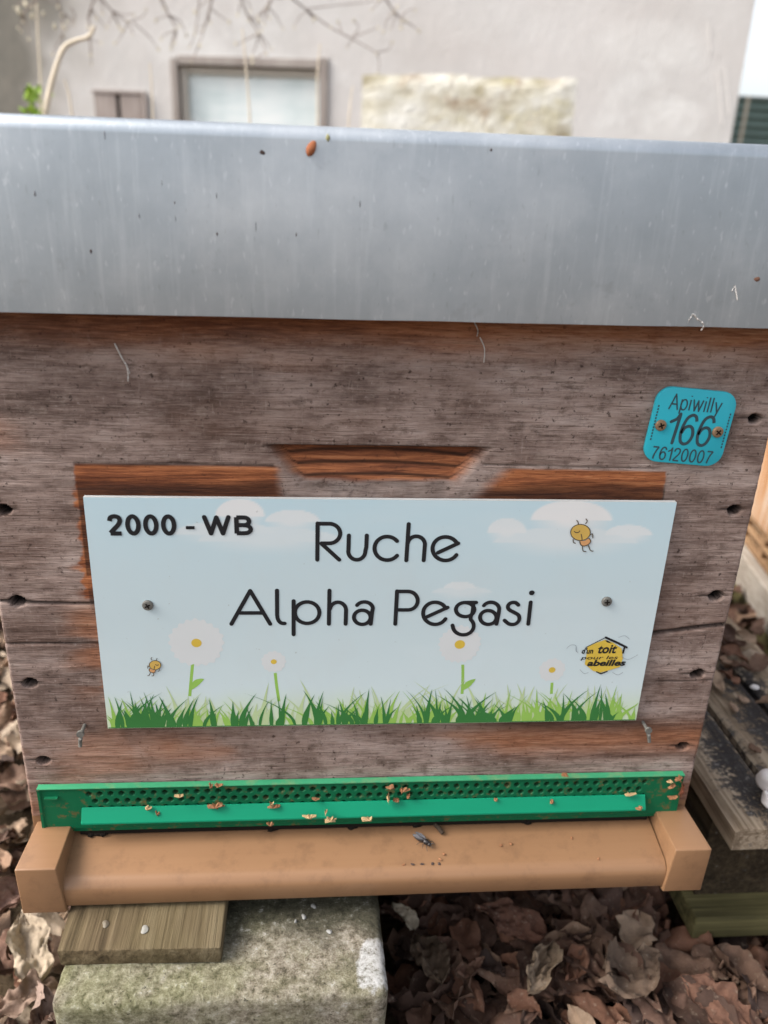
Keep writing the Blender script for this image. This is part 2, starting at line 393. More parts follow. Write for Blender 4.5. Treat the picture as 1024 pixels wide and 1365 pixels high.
W_FRONT = m_front_wood()
W_SIDE = m_wood('weathered_grey_wood', [(.36, (.05,.034,.028)), (.48, (.13,.095,.078)), (.58, (.21,.165,.14)), (.7, (.32,.27,.24))], 'y')
METAL = m_metal()
BROWN = m_plastic('ochre_plastic', (.215,.113,.055), (.275,.152,.080), .38, (5, 420, 420), .08, dirt=(.16,.085,.045))
GREEN_D = m_plastic('dark_green_plastic', (.004,.10,.042), (.008,.155,.068), .38, (20, 200, 200), .05, dirt=(.01,.07,.03))
GREEN_L = m_plastic('bright_green_plastic', (.002,.19,.098), (.003,.245,.128), .5, (20, 200, 200), .04, spec=.2)
PRINT = m_print()
INK = m_flat('black_print', (.012,.013,.016), .4, .4)
GREYINK = m_flat('grey_print', (.03,.06,.075), .5)
THIN = m_flat('thin_grey_print', (.22,.25,.28), .5)
PETAL = m_flat('white_print', (.59,.61,.61), .45, var=.03)
YELLOW = m_flat('yellow_print', (.60,.42,.06), .45)
BEEYEL = m_flat('ochre_print', (.55,.36,.09), .45)
ORANGEP = m_flat('orange_print', (.58,.30,.13), .45)
GR = [m_flat('pale_grass_print', (.44,.55,.30), .45), m_flat('light_grass_print', (.26,.46,.09), .45), m_flat('dark_grass_print', (.034,.165,.04), .45)]
TAGB = m_plastic('turquoise_plastic', (.018,.36,.46), (.03,.43,.53), .42, (60, 60, 60), .04)
ZINC = m_flat('dull_screw_metal', (.15,.145,.13), .6, .3, .5, .2, 700)
RUSTY = m_flat('rusty_screw_metal', (.27,.17,.10), .6, .4, .4, .4, 900)
HOLE = m_flat('dark_recess', (.012,.009,.007), .9, .1)
WAX = m_flat('brown_propolis', (.27,.125,.06), .7, .3, .5, 0, 400)
WAXP = m_flat('pale_wax', (.43,.29,.15), .7, .3, .4, 0, 400)
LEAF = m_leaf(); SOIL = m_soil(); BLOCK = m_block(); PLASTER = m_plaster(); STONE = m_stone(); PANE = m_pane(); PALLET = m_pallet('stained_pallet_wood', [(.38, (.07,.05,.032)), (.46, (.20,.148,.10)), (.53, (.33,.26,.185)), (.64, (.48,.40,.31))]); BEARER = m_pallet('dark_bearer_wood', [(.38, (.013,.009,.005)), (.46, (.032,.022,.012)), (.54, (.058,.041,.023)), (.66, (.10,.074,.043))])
def shim_extra(M, c, blot):
    return M.mix(M.math('MULTIPLY', M.gray(blot, .48, .66), .35), c, (.085,.072,.03))
SHIM = m_wood('old_pine_offcut', [(.38, (.018,.012,.006)), (.46, (.065,.045,.024)), (.53, (.115,.083,.047)), (.64, (.20,.155,.095))], 'y', .5, 1.0, extra=shim_extra)
MOSSW = m_wood('mossy_board_wood', [(.38, (.035,.030,.013)), (.47, (.095,.082,.034)), (.55, (.165,.14,.062)), (.66, (.26,.22,.12))], 'x', .35, .5)
GREYW = m_wood('bleached_timber', [(.36, (.20,.165,.13)), (.48, (.36,.31,.255)), (.58, (.47,.42,.36)), (.7, (.56,.52,.46))], 'y', .6)
SLATW = m_wood('warm_pine_slat', [(.36, (.10,.055,.028)), (.48, (.24,.14,.075)), (.58, (.34,.21,.115)), (.7, (.45,.30,.18))], 'y', .6)
ORW = m_wood('orange_varnished_wood', [(.40, (.28,.12,.045)), (.47, (.42,.21,.095)), (.52, (.48,.33,.22)), (.58, (.56,.50,.45))], 'z', .5)
OLDW = m_wood('old_shutter_wood', [(.36, (.22,.18,.16)), (.48, (.32,.27,.245)), (.58, (.40,.345,.315)), (.7, (.48,.43,.40))], 'z', .25)
FRAMEW = m_wood('grey_window_wood', [(.36, (.20,.17,.15)), (.48, (.31,.27,.245)), (.58, (.38,.34,.31)), (.7, (.45,.41,.38))], 'z', .25)
TWIG = m_flat('grey_twig_bark', (.27,.215,.185), .8, .2, .4, 0, 80)
STRAW = m_flat('pale_dry_stalk', (.66,.57,.44), .7, .3, .2, 0, 50)
BUD = m_flat('pale_bud', (.62,.56,.42), .7, .3, .3, 0, 90)
GREENLEAF = m_flat('fresh_green_leaf', (.26,.40,.04), .5, .4, .4, 0, 60)
SHEDG = m_flat('dark_green_sheet', (.16,.22,.19), .5, .4, .2, 0, 8)
INSECT = m_flat('dark_insect_shell', (.018,.014,.014), .35, .5, .4, 0, 600)
WING = m_flat('grey_wing', (.13,.125,.135), .25, .6, .3, 0, 300)
WEB = m_flat('white_web', (.50,.47,.44), .7, .3)
PAPER = m_flat('chalky_white', (.72,.68,.66), .8, .2, .12, 0, 60)

# ================================================================== SETTING
GZ = -0.165
gx = np.concatenate([[-300, -60, -15, -5], np.linspace(-2, 3, 120), [6, 16, 60, 300]]); gy = np.concatenate([[-300, -60, -15, -4], np.linspace(-1.5, 3.5, 120), [6, 16, 60, 300]])
X, Y = np.meshgrid(gx, gy); near = (np.abs(X) < 4) & (np.abs(Y) < 4)
Z = GZ-.012+np.where(near, (fbm(X*7, Y*7, 3)-.5)*.035, 0)
tag(grid_mesh('ground', X, Y, Z, SOIL, None, origin=False), 'dark earth under the leaf litter', None, kind='structure')

# ---------------- house: a wall plane turned 10 degrees away
P0 = at(985, 188, 4.5); _h = math.radians(10)
WD = np.array([-math.cos(_h), math.sin(_h), 0]); WN = np.array([-math.sin(_h), -math.cos(_h), 0])   # along the wall to the left; outward
P0 = np.array([P0[0], P0[1], 0.0])
def wl(u, z, out=0.0): return P0+WD*u+WN*out+np.array([0, 0, z])
def wpix(px, py):
    p = onpl(px, py, P0, WN); return float((p-P0)@WD), float(p[2])
house = empty('house', tuple(wl(3.5, GZ)), 'pale rendered house wall with a boarded window behind the hive', 'house')
WU0, WU1, WTOP = .047, 9.0, 4.6
wu0, wu1, wz1 = 2.39, 3.30, 1.045; wz0 = .1
hu0, hu1, hz1 = 3.48, 3.80, .86; hz0 = .25
us = np.unique(np.concatenate([np.linspace(WU0, WU1, 260), [wu0, wu1]])); zs = np.unique(np.concatenate([np.linspace(GZ-.03, WTOP, 160), [wz0, wz1]]))
U, Zw = np.meshgrid(us, zs)
P = P0[None, None]+WD*U[..., None]+np.stack([0*U, 0*U, Zw], -1)
pxx, pyy = topix(P.reshape(-1, 3)); pxx = pxx.reshape(U.shape); pyy = pyy.reshape(U.shape)
nz = fbm(U*3, Zw*3, 5)
dark_end = sstep(3.62, 4.30, U+(nz-.5)*.9+(Zw-1.1)*.35)*1.0          # wall colour darker towards the left end
grey = sstep(3.3, 4.2, U+(nz-.5)*1.2)*.6
pale = np.zeros_like(U)
for (a, b, ru, rz) in ((*wpix(897, 158), .16, .10), (*wpix(870, 60), .35, .12), (*wpix(240, 60), .22, .12)):
    pale = np.maximum(pale, .22*sstep(1.15, .7, np.hypot((U-a)/ru, (Zw-b)/rz)+(nz-.5)*1.2))
colr = np.stack([dark_end, grey, pale, np.ones_like(U)], -1)
ci = (U[:-1, :-1]+1e-6 >= wu0) & (U[:-1, :-1] < wu1-1e-6) & (Zw[:-1, :-1]+1e-6 >= wz0) & (Zw[:-1, :-1] < wz1-1e-6)
bm = MB(); bm.v = [tuple(p) for p in P.reshape(-1, 3)]; nx = len(us)
for i in range(len(zs)-1):
    for j in range(nx-1):
        if not ci[i, j]: bm.f.append((i*nx+j, i*nx+nx+j, i*nx+nx+j+1, i*nx+j+1)); bm.m.append(0)
cols = [tuple(c) for c in colr.reshape(-1, 4)]
def extra(vs, fs):
    bm.add(vs, fs); cols.extend([(0, 0, 0, 1)]*len(vs))
rv = -.16                                                     # window reveal
q = [wl(wu0, wz0), wl(wu1, wz0), wl(wu1, wz1), wl(wu0, wz1)]; qi = [wl(wu0, wz0, rv), wl(wu1, wz0, rv), wl(wu1, wz1, rv), wl(wu0, wz1, rv)]
extra(q+qi, [(0, 1, 5, 4), (1, 2, 6, 5), (2, 3, 7, 6), (3, 0, 4, 7)])
tl, tr = wl(WU1, WTOP), wl(WU0, WTOP); back = -5.0
extra([wl(WU0, GZ-.03), wl(WU0, GZ-.03, back), wl(WU0, WTOP, back), wl(WU0, WTOP), wl(WU1, GZ-.03), wl(WU1, GZ-.03, back), wl(WU1, WTOP, back), wl(WU1, WTOP)],
      [(0, 1, 2, 3), (4, 7, 6, 5), (3, 2, 6, 7), (1, 5, 6, 2)])
bm.build('wall', PLASTER, house, colors=cols)
win = MB(); fw = .045
def wbox(mb, u0, u1, z0, z1, o0, o1, mi=0):
    mb.hexa([wl(u1, z0, o1), wl(u0, z0, o1), wl(u0, z0, o0), wl(u1, z0, o0), wl(u1, z1, o1), wl(u0, z1, o1), wl(u0, z1, o0), wl(u1, z1, o0)], mi)
wbox(win, wu0-.012, wu0+.036, wz0, wz1+.02, -.05, .018); wbox(win, wu1-.026, wu1+.015, wz0, wz1-.005, -.05, .012)
wbox(win, wu0+.038, wu1-.028, wz1-.035, wz1+.012, -.05, .008)
frame = win.build('window', FRAMEW, house, bevel=.004)
b = MB(); wbox(b, wu0+.04, wu1-.03, wz0, wz1-.04, -.12, -.06); pn = b.build('pane', PANE, frame)
b = MB(); wbox(b, wu1-.07, wu1-.032, wz0, wz1-.04, -.057, -.03); wbox(b, wu0+.042, wu1-.075, wz1-.075, wz1-.042, -.056, -.034)
b.build('frame_or_dark_fill', m_flat('cream_window_paint', (.52,.48,.42), .6, .3, .1, 0, 9), frame)
sh = MB(); nb = 2
for i in range(nb):
    a = hu0+(hu1-hu0)*i/nb; wbox(sh, a+.016, a+(hu1-hu0)/nb-.010, hz0, hz1-.02, .0, .022)
wbox(sh, hu0, hu1, hz1-.018, hz1, .004, .03); wbox(sh, hu0-.004, hu1+.004, hz0+.1, hz0+.14, .024, .045); wbox(sh, hu0-.012, hu0+.010, hz0, hz1, .002, .03)
shut = sh.build('shutter', OLDW, house, bevel=.003)
b = MB(); wbox(b, hu0+.004, hu1-.004, hz0, hz1-.01, .0015, .0035); b.build('backing', HOLE, shut)
# bare stone patch: irregular rough slab standing a little proud of the render
top = [(480, 97), (520, 98), (560, 96), (600, 97), (640, 101), (690, 101), (720, 103), (770, 102), (776, 106)]
out = [wpix(*p) for p in top]; u0p, u1p = out[-1][0]+.01, out[0][0]; ng, mg = 90, 30
V, F, Cs = [], [], []
gu = np.linspace(0, 1, ng); gz_ = np.linspace(0, 1, mg); tu = np.array([o[0] for o in out])[::-1]; tz = np.array([o[1] for o in out])[::-1]
for j in range(mg):
    for i in range(ng):
        u_ = u0p+(u1p-u0p)*gu[i]; zt = np.interp(u_, tu, tz)+.012*(vnoise(np.array(u_*25), np.array(1.5), 3)-.5)
        zb = .55+.05*vnoise(np.array(u_*6), np.array(2.5), 4); z_ = zb+(zt-zb)*gz_[j]
        ed = min(gu[i], 1-gu[i])*12; ed = min(ed, (1-gz_[j])*7, gz_[j]*7, 1)
        wob = .02*(vnoise(np.array(z_*14), np.array(3.3), 8)-.5)*(1 if gu[i] in (0, 1) else 0)
        V.append(wl(u_+wob, z_, -.002+.014*ed+.008*ed*(fbm(np.array(u_*9), np.array(z_*9), 12)-.3)))
for j in range(mg-1):
    for i in range(ng-1): F.append((j*ng+i, (j+1)*ng+i, (j+1)*ng+i+1, j*ng+i+1))
sp = MB(); sp.add(V, F); sp.build('stone_patch', STONE, house, smooth=True, angle=0)
# thin pale scratches in the render
LIMEM = m_flat('pale_lime', (.74,.71,.68), .9, .1)
for pts in ([(957, 95), (960, 125), (963, 165)], [(966, 88), (971, 130), (973, 152)], [(945, 30), (947, 70)]):
    scr = MB()
    for (a, b_) in zip(pts[:-1], pts[1:]):
        (ua, za), (ub, zb) = wpix(*a), wpix(*b_); scr.hexa([wl(ua+.004, za, .0005), wl(ua-.004, za, .0005), wl(ub-.004, zb, .0005), wl(ub+.004, zb, .0005), wl(ua+.004, za, .003), wl(ua-.004, za, .003), wl(ub-.004, zb, .003), wl(ub+.004, zb, .003)])
    scr.build('plaster_scratch', LIMEM, house)

# ---------------- ridged green shed far right
GY = 9.0; a0 = at(990, 190, GY); zt_ = at(1005, 131, GY)[2]
g = MB(); prof = []
zz = np.linspace(-.2, zt_, 120)
x0, x1 = a0[0]-.6, a0[0]+4
vs, fs = [], []
for k, z_ in enumerate(zz):
    yy = GY+.02*math.cos(z_*2*PI/.085); vs += [(x0, yy, z_), (x1, yy, z_)]
fs = [(2*k, 2*k+1, 2*k+3, 2*k+2) for k in range(len(zz)-1)]
g.add(vs, fs); shed = empty('garden_shed', (x0+2, GY+1, -.2), 'ridged dark green shed beyond the right end of the house wall', 'shed')
g.build('front_wall', SHEDG, shed, smooth=True, angle=0)
b = MB(); b.box(x0, x1, GY+.03, GY+2.5, -.2, zt_-.02); b.build('shed_body', SHEDG, shed)
b = MB(); b.box(x0-.05, x1+.05, GY-.03, GY+2.6, zt_, zt_+.015); b.build('roof', m_flat('grey_sheet', (.25,.27,.26), .6), shed)
pz = GY-.3; p = at(993, 150, pz)
b = MB(); b.tube([(p[0], pz, -.2), (p[0]+.01, pz, at(993, 128, pz)[2])], .018, 8)
tag(b.build('fence_post', STRAW, None, smooth=True), 'thin pale post between the house corner and the green shed', 'post')

# ================================================================== BEEHIVE
HB = (.215, .26, -.0085)
hive = empty('beehive', HB, 'weathered wooden beehive with galvanised roof, green entrance grid and ochre landing board', 'beehive')
# --- front panel: a carved, cracked board
NX, NZ = 561, 451
xs = np.linspace(0, .43, NX); zs = np.linspace(.031, .378, NZ); X, Z = np.meshgrid(xs, zs)
Y = np.zeros_like(X)
n1 = fbm(X*40, Z*300, 1); n2 = fbm(X*120, Z*120, 2); n3 = fbm(X*12, Z*60, 9); n4 = fbm(X*9, Z*14, 21)
# hand hold: routed scoop, steep at the top edge
gt = .2785; gb = .2475
tt = np.clip((gt-Z)/(gt-gb), 0, 1)
xl = .1475+.020*np.clip(tt*1.15, 0, 1)**.8; xr = .2755-.020*np.clip(tt*1.15, 0, 1)**.8
ins = sstep(-.001, .010, X-xl)*sstep(-.001, .010, xr-X)
prof = np.where((Z < gt) & (Z > gb), (1-tt)**.9, 0)*sstep(gt, gt-.0012, Z)
YS = .0075*ins*prof; Y += YS
# seam cracks
def crack(x0, z0, x1, z1, wdt=.0007, dep=.004):
    global Y
    zl = z0+(z1-z0)*(X-x0)/(x1-x0)+.0008*(fbm(X*60, X*0+z0*100, 3)-.5)
    m = np.exp(-((Z-zl)/wdt)**2)*sstep(x0-.002, x0, X)*sstep(x1+.002, x1, X); Y = Y+dep*m; return m
dk = np.zeros_like(X)
dk = np.maximum(dk, crack(0, .1838, .075, .1815)); dk = np.maximum(dk, crack(.36, .158, .43, .1667, .0011, .006))
dk = np.maximum(dk, .7*crack(0, .1570, .075, .1562, .0005, .002)); dk = np.maximum(dk, .35*crack(.39, .1255, .43, .1265, .0004, .001))
dk = np.maximum(dk, .45*crack(.27, .2685, .37, .2672, .0005, .001)); dk = np.maximum(dk, .5*crack(.10, .2672, .155, .2656, .0005, .001))
# drilled screw holes, torn along the grain
for (px, py, rr) in ((5, 680, .0030), (22, 802, .0036), (40, 911, .0032), (58, 1014, .0032), (980, 680, .0030), (955, 795, .0034), (930, 899, .0034), (910, 995, .0032), (1007, 558, .0030)):
    c = at(px, py); d = np.hypot((X-c[0])/1.15, (Z-c[2])*1.15)+(n2-.5)*.0014
    rr *= 1.25; m = sstep(rr, rr*.72, d); Y = Y+.009*m; dk = np.maximum(dk, np.clip(m*1.6, 0, 1))
    tear = np.exp(-((Z-c[2]-.0004)/.0008)**2)*sstep(.012, .003, np.abs(X-c[0]+.002)+(n1-.5)*.006); Y = Y+.0012*tear; dk = np.maximum(dk, .75*tear)
# weathering relief and a small edge rounding
Y += .0009*(n1-.5)+.0006*(n3-.5)
ex = np.minimum(X, .43-X); Y += .0015*np.clip(1-ex/.0015, 0, 1)**2
# wear and shade masks: bare orange wood where a wider plate sat, dark stains and bands, painted shade lines, brown band under the roof
jag = (fbm(X*30, Z*260, 33)-.5)
orange = sstep(.0492, .0504, X+jag*.002)*sstep(.3748, .3736, X+jag*.002)*sstep(.2668, .2655, Z+jag*.0015)*sstep(.24, .246, Z)
orange *= 1-.85*sstep(.1635, .150, np.abs(X-.2115)*0+X)*0
weath = sstep(.1535, .160, X+jag*.008)*sstep(.2755, .2615, X+(Z-.25)*-.75+jag*.008)*(Z < .2705)   # greyed lip round the grip
orange = orange*(1-weath*sstep(.24, .25, Z))
left = sstep(.0478+0*X, .0498, X+jag*.009)*(X < .058)*sstep(.184, .187, Z)*sstep(.254, .249, Z)
left2 = .55*sstep(.0525, .058, X+jag*.012)*(X < .07)*sstep(.10, .13, Z)*sstep(.19, .184, Z)
spl = np.exp(-(((X-.0462)/.004)**2+((Z-.2055)/.0016)**2)); spl2 = np.exp(-(((X-.0485)/.004)**2+((Z-.189)/.0022)**2))
orange = np.maximum.reduce([orange, left, left2, .9*spl, .9*spl2])
scoop = ins*sstep(gt-.0005, gt-.002, Z)*sstep(.2555, .2590, Z+jag*.006)*sstep(.1475, .158, X-.75*(gt-Z)+jag*.012)*sstep(.2755, .266, X+.75*(gt-Z)+jag*.012)
orange = np.maximum(orange, scoop*.95)
orange = np.maximum(orange, .38*sstep(.326, .345, Z+(n3-.5)*.02)*sstep(.25, .6, n4*.5+n3*.5))
st = .7*sstep(.2590, .2525, Z+(n4-.5)*.016+(n1-.5)*.004)*(Z > .2)*((X > .05) & (X < .375))*(1-.7*weath)   # black band along the sign's top edge
stl = sstep(.020, 0, np.hypot((X-.058), (Z-.186)*1.5)+(n1-.5)*.01)*(X > .05)
lowl = .75*sstep(.0545, .0565, X+jag*.004)*(X < .07)*sstep(.10, .12, Z)*sstep(.182, .175, Z)
sb = .5*np.exp(-((Z-.0965)/.0065)**2)*sstep(.35, .62, n4+(n3-.5)*.5)*sstep(.10, .14, X)
rt = .55*np.exp(-((Z-.2664)/.0011)**2)*((X > .0495) & (X < .155))  # painted shadow line along the top of the old plate mark
grip_shade = .6*np.exp(-((Z-.2778)/.0012)**2)*((X > .149) & (X < .274))*ins  # painted shade line under the scoop's top edge
dark = np.maximum.reduce([dk, .95*st, .9*stl, lowl, rt, sb, grip_shade])
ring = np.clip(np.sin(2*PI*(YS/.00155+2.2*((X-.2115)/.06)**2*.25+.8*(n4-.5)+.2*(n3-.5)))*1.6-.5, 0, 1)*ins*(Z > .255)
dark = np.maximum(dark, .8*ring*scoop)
lip = .42*np.maximum(ins*(Z < .2785)*(1-scoop)*(Z > .2475), 0)*sstep(.25, .6, n1*.5+n2*.5)
dark = np.maximum(dark, lip)
dark = np.maximum(dark, .6*sstep(.60, .72, fbm(X*16, Z*40, 51))*sstep(.05, .0, X)*sstep(.27, .30, Z))
brown = sstep(.320, .346, Z+(n3-.5)*.022)*.95
brown = np.maximum(brown, .9*sstep(.022, .0, np.abs(Z-.083))*sstep(.38, .58, n4+.25*(n3-.5))*sstep(.03, .12, X))
brown = np.maximum(brown, .55*sstep(.054, .044, Z+(n1-.5)*.01)); brown = np.maximum(brown, .5*sstep(.52, .66, n4)*sstep(.25, .05, X))
brown = np.maximum(brown, .8*sstep(.035, .01, np.abs(X-.06))*sstep(.10, .15, Z)*sstep(.19, .17, Z)*sstep(.4, .6, n3))
ins2 = ins*sstep(gt, gt-.003, Z)*(Z > .262); brown = np.maximum(brown, .7*ins2)
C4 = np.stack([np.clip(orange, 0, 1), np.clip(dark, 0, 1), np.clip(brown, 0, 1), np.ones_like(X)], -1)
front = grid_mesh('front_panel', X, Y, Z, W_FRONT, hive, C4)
b = MB(); b.box(.0002, .024, .0125, .026, .0312, .3775); b.box(.406, .4298, .0125, .026, .0312, .3775); b.box(.0002, .0012, .0016, .0123, .0312, .3775); b.box(.4288, .4298, .0016, .0123, .0312, .3775)
b.box(.0242, .4058, .014, .026, .0312, .3775); b.build('panel_backing', W_SIDE, hive)
for xa, xb in ((.0003, .024), (.406, .4297)):
    MB().box(xa, xb, .0262, .4755, .034, .378).build('side_panel', W_SIDE, hive, bevel=.001)
MB().box(.0003, .4297, .4757, .50, .034, .378).build('back_panel', W_SIDE, hive, bevel=.001)
# --- galvanised roof, slightly out of level
RX0, RX1, RY0, RY1, RZ0, RZ1 = -.022, .452, -.021, .522, .3485, .4325
bm2 = bmesh.new(); bmesh.ops.create_cube(bm2, size=1)
for v in bm2.verts:
    v.co = Vector((RX0+(v.co.x+.5)*(RX1-RX0), RY0+(v.co.y+.5)*(RY1-RY0), RZ0+(v.co.z+.5)*(RZ1-RZ0)))
bot = [f for f in bm2.faces if f.normal.z < -.5]; bmesh.ops.delete(bm2, geom=bot, context='FACES_ONLY')
es = [e for e in bm2.edges if len(e.link_faces) == 2]
bmesh.ops.bevel(bm2, geom=es, offset=.0062, segments=8, profile=.5, affect='EDGES')
bmesh.ops.subdivide_edges(bm2, edges=[e for e in bm2.edges if e.calc_length() > .2], cuts=60, use_grid_fill=True)
for v in bm2.verts:
    v.co.z += .0062*(v.co.x-.2)
    k = fbm(np.array(v.co.x*9), np.array(v.co.z*14+v.co.y*5), 77)-.5
    if v.co.y < 0: v.co.y += .0018*float(k)
    if abs(v.co.z-RZ0) < .005: v.co.z += .0004*float(vnoise(np.array(v.co.x*30), np.array(.5), 5)-.5)
bmesh.ops.recalc_face_normals(bm2, faces=bm2.faces)
bmesh.ops.solidify(bm2, geom=bm2.faces[:], thickness=.0009)
me = bpy.data.meshes.new('roof'); bm2.to_mesh(me); bm2.free(); me.materials.append(METAL)
me.polygons.foreach_set('use_smooth', [True]*len(me.polygons)); me.set_sharp_from_angle(angle=math.radians(50))
roof = bpy.data.objects.new('roof', me); col.objects.link(roof); place(roof, hive)
STREAK = m_flat('grey_scuff', (.17,.175,.185), .7, .2)
DIRT = m_flat('dried_dirt', (.07,.05,.045), .9, .1, .4, 0, 600)
for k, (px, py, rx, rz, m_) in enumerate(((349, 203, .0030, .0027, DIRT), (1008, 372, .0030, .0026, m_flat('rust_spot', (.16,.085,.06), .9, .1)),
        (437, 184, .0016, .0026, m_flat('olive_smear', (.28,.27,.14), .9, .1)), (655, 200, .0012, .0015, DIRT), (233, 270, .0012, .0015, DIRT), (395, 312, .0008, .0040, DIRT),
        (140, 180, .0006, .0036, STREAK), (216, 245, .0006, .0045, STREAK), (234, 291, .0005, .0030, STREAK), (289, 260, .0006, .0040, STREAK), (341, 302, .0006, .0050, STREAK), (47, 258, .0008, .0028, STREAK), (480, 272, .0006, .0026, STREAK), (186, 288, .0006, .0024, STREAK), (290, 312, .0009, .0016, DIRT), (545, 368, .0016, .0014, DIRT), (122, 335, .0012, .002, DIRT))):
    c = at(px, py, -.0205); b = MB(); b.blob(c, (rx*.62, .0008, rz*.62), 40+k, .13, 16, 8); b.build('dirt_spot', m_, roof, smooth=True)
# --- ochre plastic floor with landing board
floor = MB()
floor.box(-.0005, .0062, .0015, .50, -.0085, .0345); floor.box(.4235, .4302, .0015, .50, -.0085, .0345); floor.box(.0064, .4233, .006, .50, -.0085, .004)
bot_ = floor.build('bottom_board', BROWN, hive, bevel=.0008)
arc = [(-.0280+.0088*math.sin(t), .0030+.0088*math.cos(t)) for t in np.linspace(-.16, -PI/2, 12)]
prof = [(.0055, .0185), (-.010, .0157), (-.022, .0133)]+arc+[(-.0366, -.0058), (-.0345, -.0085), (.0055, -.0085)]
lb = MB(); lb.profx(prof, .0255, .4045, nseg=40); land = lb.build('landing_board', BROWN, bot_, smooth=True, angle=40)
for sx in (0, 1):
    f = (lambda x: x) if sx == 0 else (lambda x: .432-x)
    a_, b_, c_, d_ = (.0018, .0265, .0048, .0282) if sx == 0 else (.0018, .0265, .0048, .0282)
    e = MB(); z0, z1, y0, y1 = -.0095, .0262, -.0385, .0008
    pts = [(f(.0022), y0, z0), (f(.0282), y0, z0), (f(.0290), y1, z0), (f(.0030), y1, z0), (f(.0018), y0-.0008, z1), (f(.0258), y0-.0008, z1), (f(.0252), y1, z1), (f(.0030), y1, z1)]
    e.hexa(pts); e.build('end_block', BROWN, bot_, bevel=.0009, seg=3, smooth=True, angle=50)
# --- green entrance grid
GX0, GX1, GZ0, GZ1 = .0078, .4212, .0215, .0562
nxg, nzg = 1250, 106
X, Z = np.meshgrid(np.linspace(GX0, GX1, nxg), np.linspace(GZ0, GZ1, nzg))
Y = np.full_like(X, -.0050); tilt = .0022*(X-.2)/.2*0
hm = np.zeros_like(X); pit = .0066
for r in range(3):
    zc = .0514-.0057*r
    for k in range(60):
        xc = .0385+pit*(k+(.5 if r % 2 else 0))
        if xc > .3965: continue
        m_ = (np.abs(X-xc) < .006) & (np.abs(Z-zc) < .006)
        d = np.maximum(np.abs(X[m_]-xc), .5*np.abs(X[m_]-xc)+.866*np.abs(Z[m_]-zc)); hm[m_] = np.maximum(hm[m_], sstep(.0018, .00135, d))
Y += .0055*hm
Y -= .0007*sstep(.0549, .0553, Z)                    # raised top rim
Y -= .0009*sstep(GX0+.0022, GX0+.0016, X)
Y += .0009*sstep(.0245, .0235, Z)
Y += .0012*(fbm(X*9, Z*3, 61)-.5)*.6
ent = empty('entrance_grid', tuple(-np.array(HB)), None, None); del_ = None
ent.parent = hive; ent.location = (0, 0, 0)
Cg = np.stack([hm, hm*0, hm*0, hm*0+1], -1)
MG = Mat('perforated_green_plastic', rough=.55, spec=.15); _, hh, _, _ = MG.attr()
a_ = MG.noise(MG.coord((60,)*3), 1, 5, .7); sc_ = MG.noise(MG.coord((160, 160, 160)), 1, 4, .7)
cg = MG.mix(a_, (.003,.085,.035), (.005,.13,.055)); cg = MG.mix(MG.math('MULTIPLY', MG.gray(sc_, .56, .68), .75), cg, (.15,.085,.03))
MG.col(MG.mix(MG.math('MULTIPLY', hh, .75), cg, (.055,.025,.012)))
gridp = grid_mesh('grid_plate', X, Y, Z, MG.m, ent, Cg)
b = MB(); b.box(GX0, GX1, .0015, .0055, GZ0-.001, GZ1); b.build('backing', HOLE, ent)
b = MB(); b.profx([(-.0014, .0568), (-.0058, .0566), (-.0058, .0561), (-.0014, .0562)], GX0, GX1); b.build('top_rim', m_plastic('scuffed_green_plastic', (.02,.22,.10), (.06,.32,.16), .45, (90, 90, 90), .1, dirt=(.24,.26,.12)), ent)
vz = MB(); x0, x1 = .0335, .3965
pv = [(-.0048, .0412), (-.0060, .0418), (-.0108, .0334), (-.0107, .0322), (-.0096, .0318), (-.0048, .0395)]
vz.profx(pv, x0, x1, nseg=60)
visor = vz.build('visor', GREEN_L, ent, bevel=.0003, seg=1)
b = MB(); b.box(.012, .020, -.0072, -.0050, .0495, .0505); b.build('moulded_rib', GREEN_D, ent)
b = MB(); b.box(.030, .402, -.004, .004, .0186, .0212); b.build('entrance_slot', HOLE, ent)
def flake(c, w_, h_, seed, out=.0012, n=19):
    rr = random.Random(seed); b = MB(); ring = []
    for i in range(n):
        t = 2*PI*i/n; k = rr.choice((.18, .25, .4, .6, 1.1, 1.6)); ring.append((c[0]+w_/2*k*math.cos(t), c[2]+h_/2*k*math.sin(t)))
    fr = [(x, c[1]-out*rr.uniform(.4, 1.4), z) for x, z in ring]; bk = [(x, c[1]+.0006, z) for x, z in ring]
    b.add(fr+bk+[(c[0], c[1]-out*2.0, c[2])], [(i, (i+1) % n, 2*n) for i in range(n)]+[(i, n+i, n+(i+1) % n, (i+1) % n) for i in range(n)]); return b
sd = 100
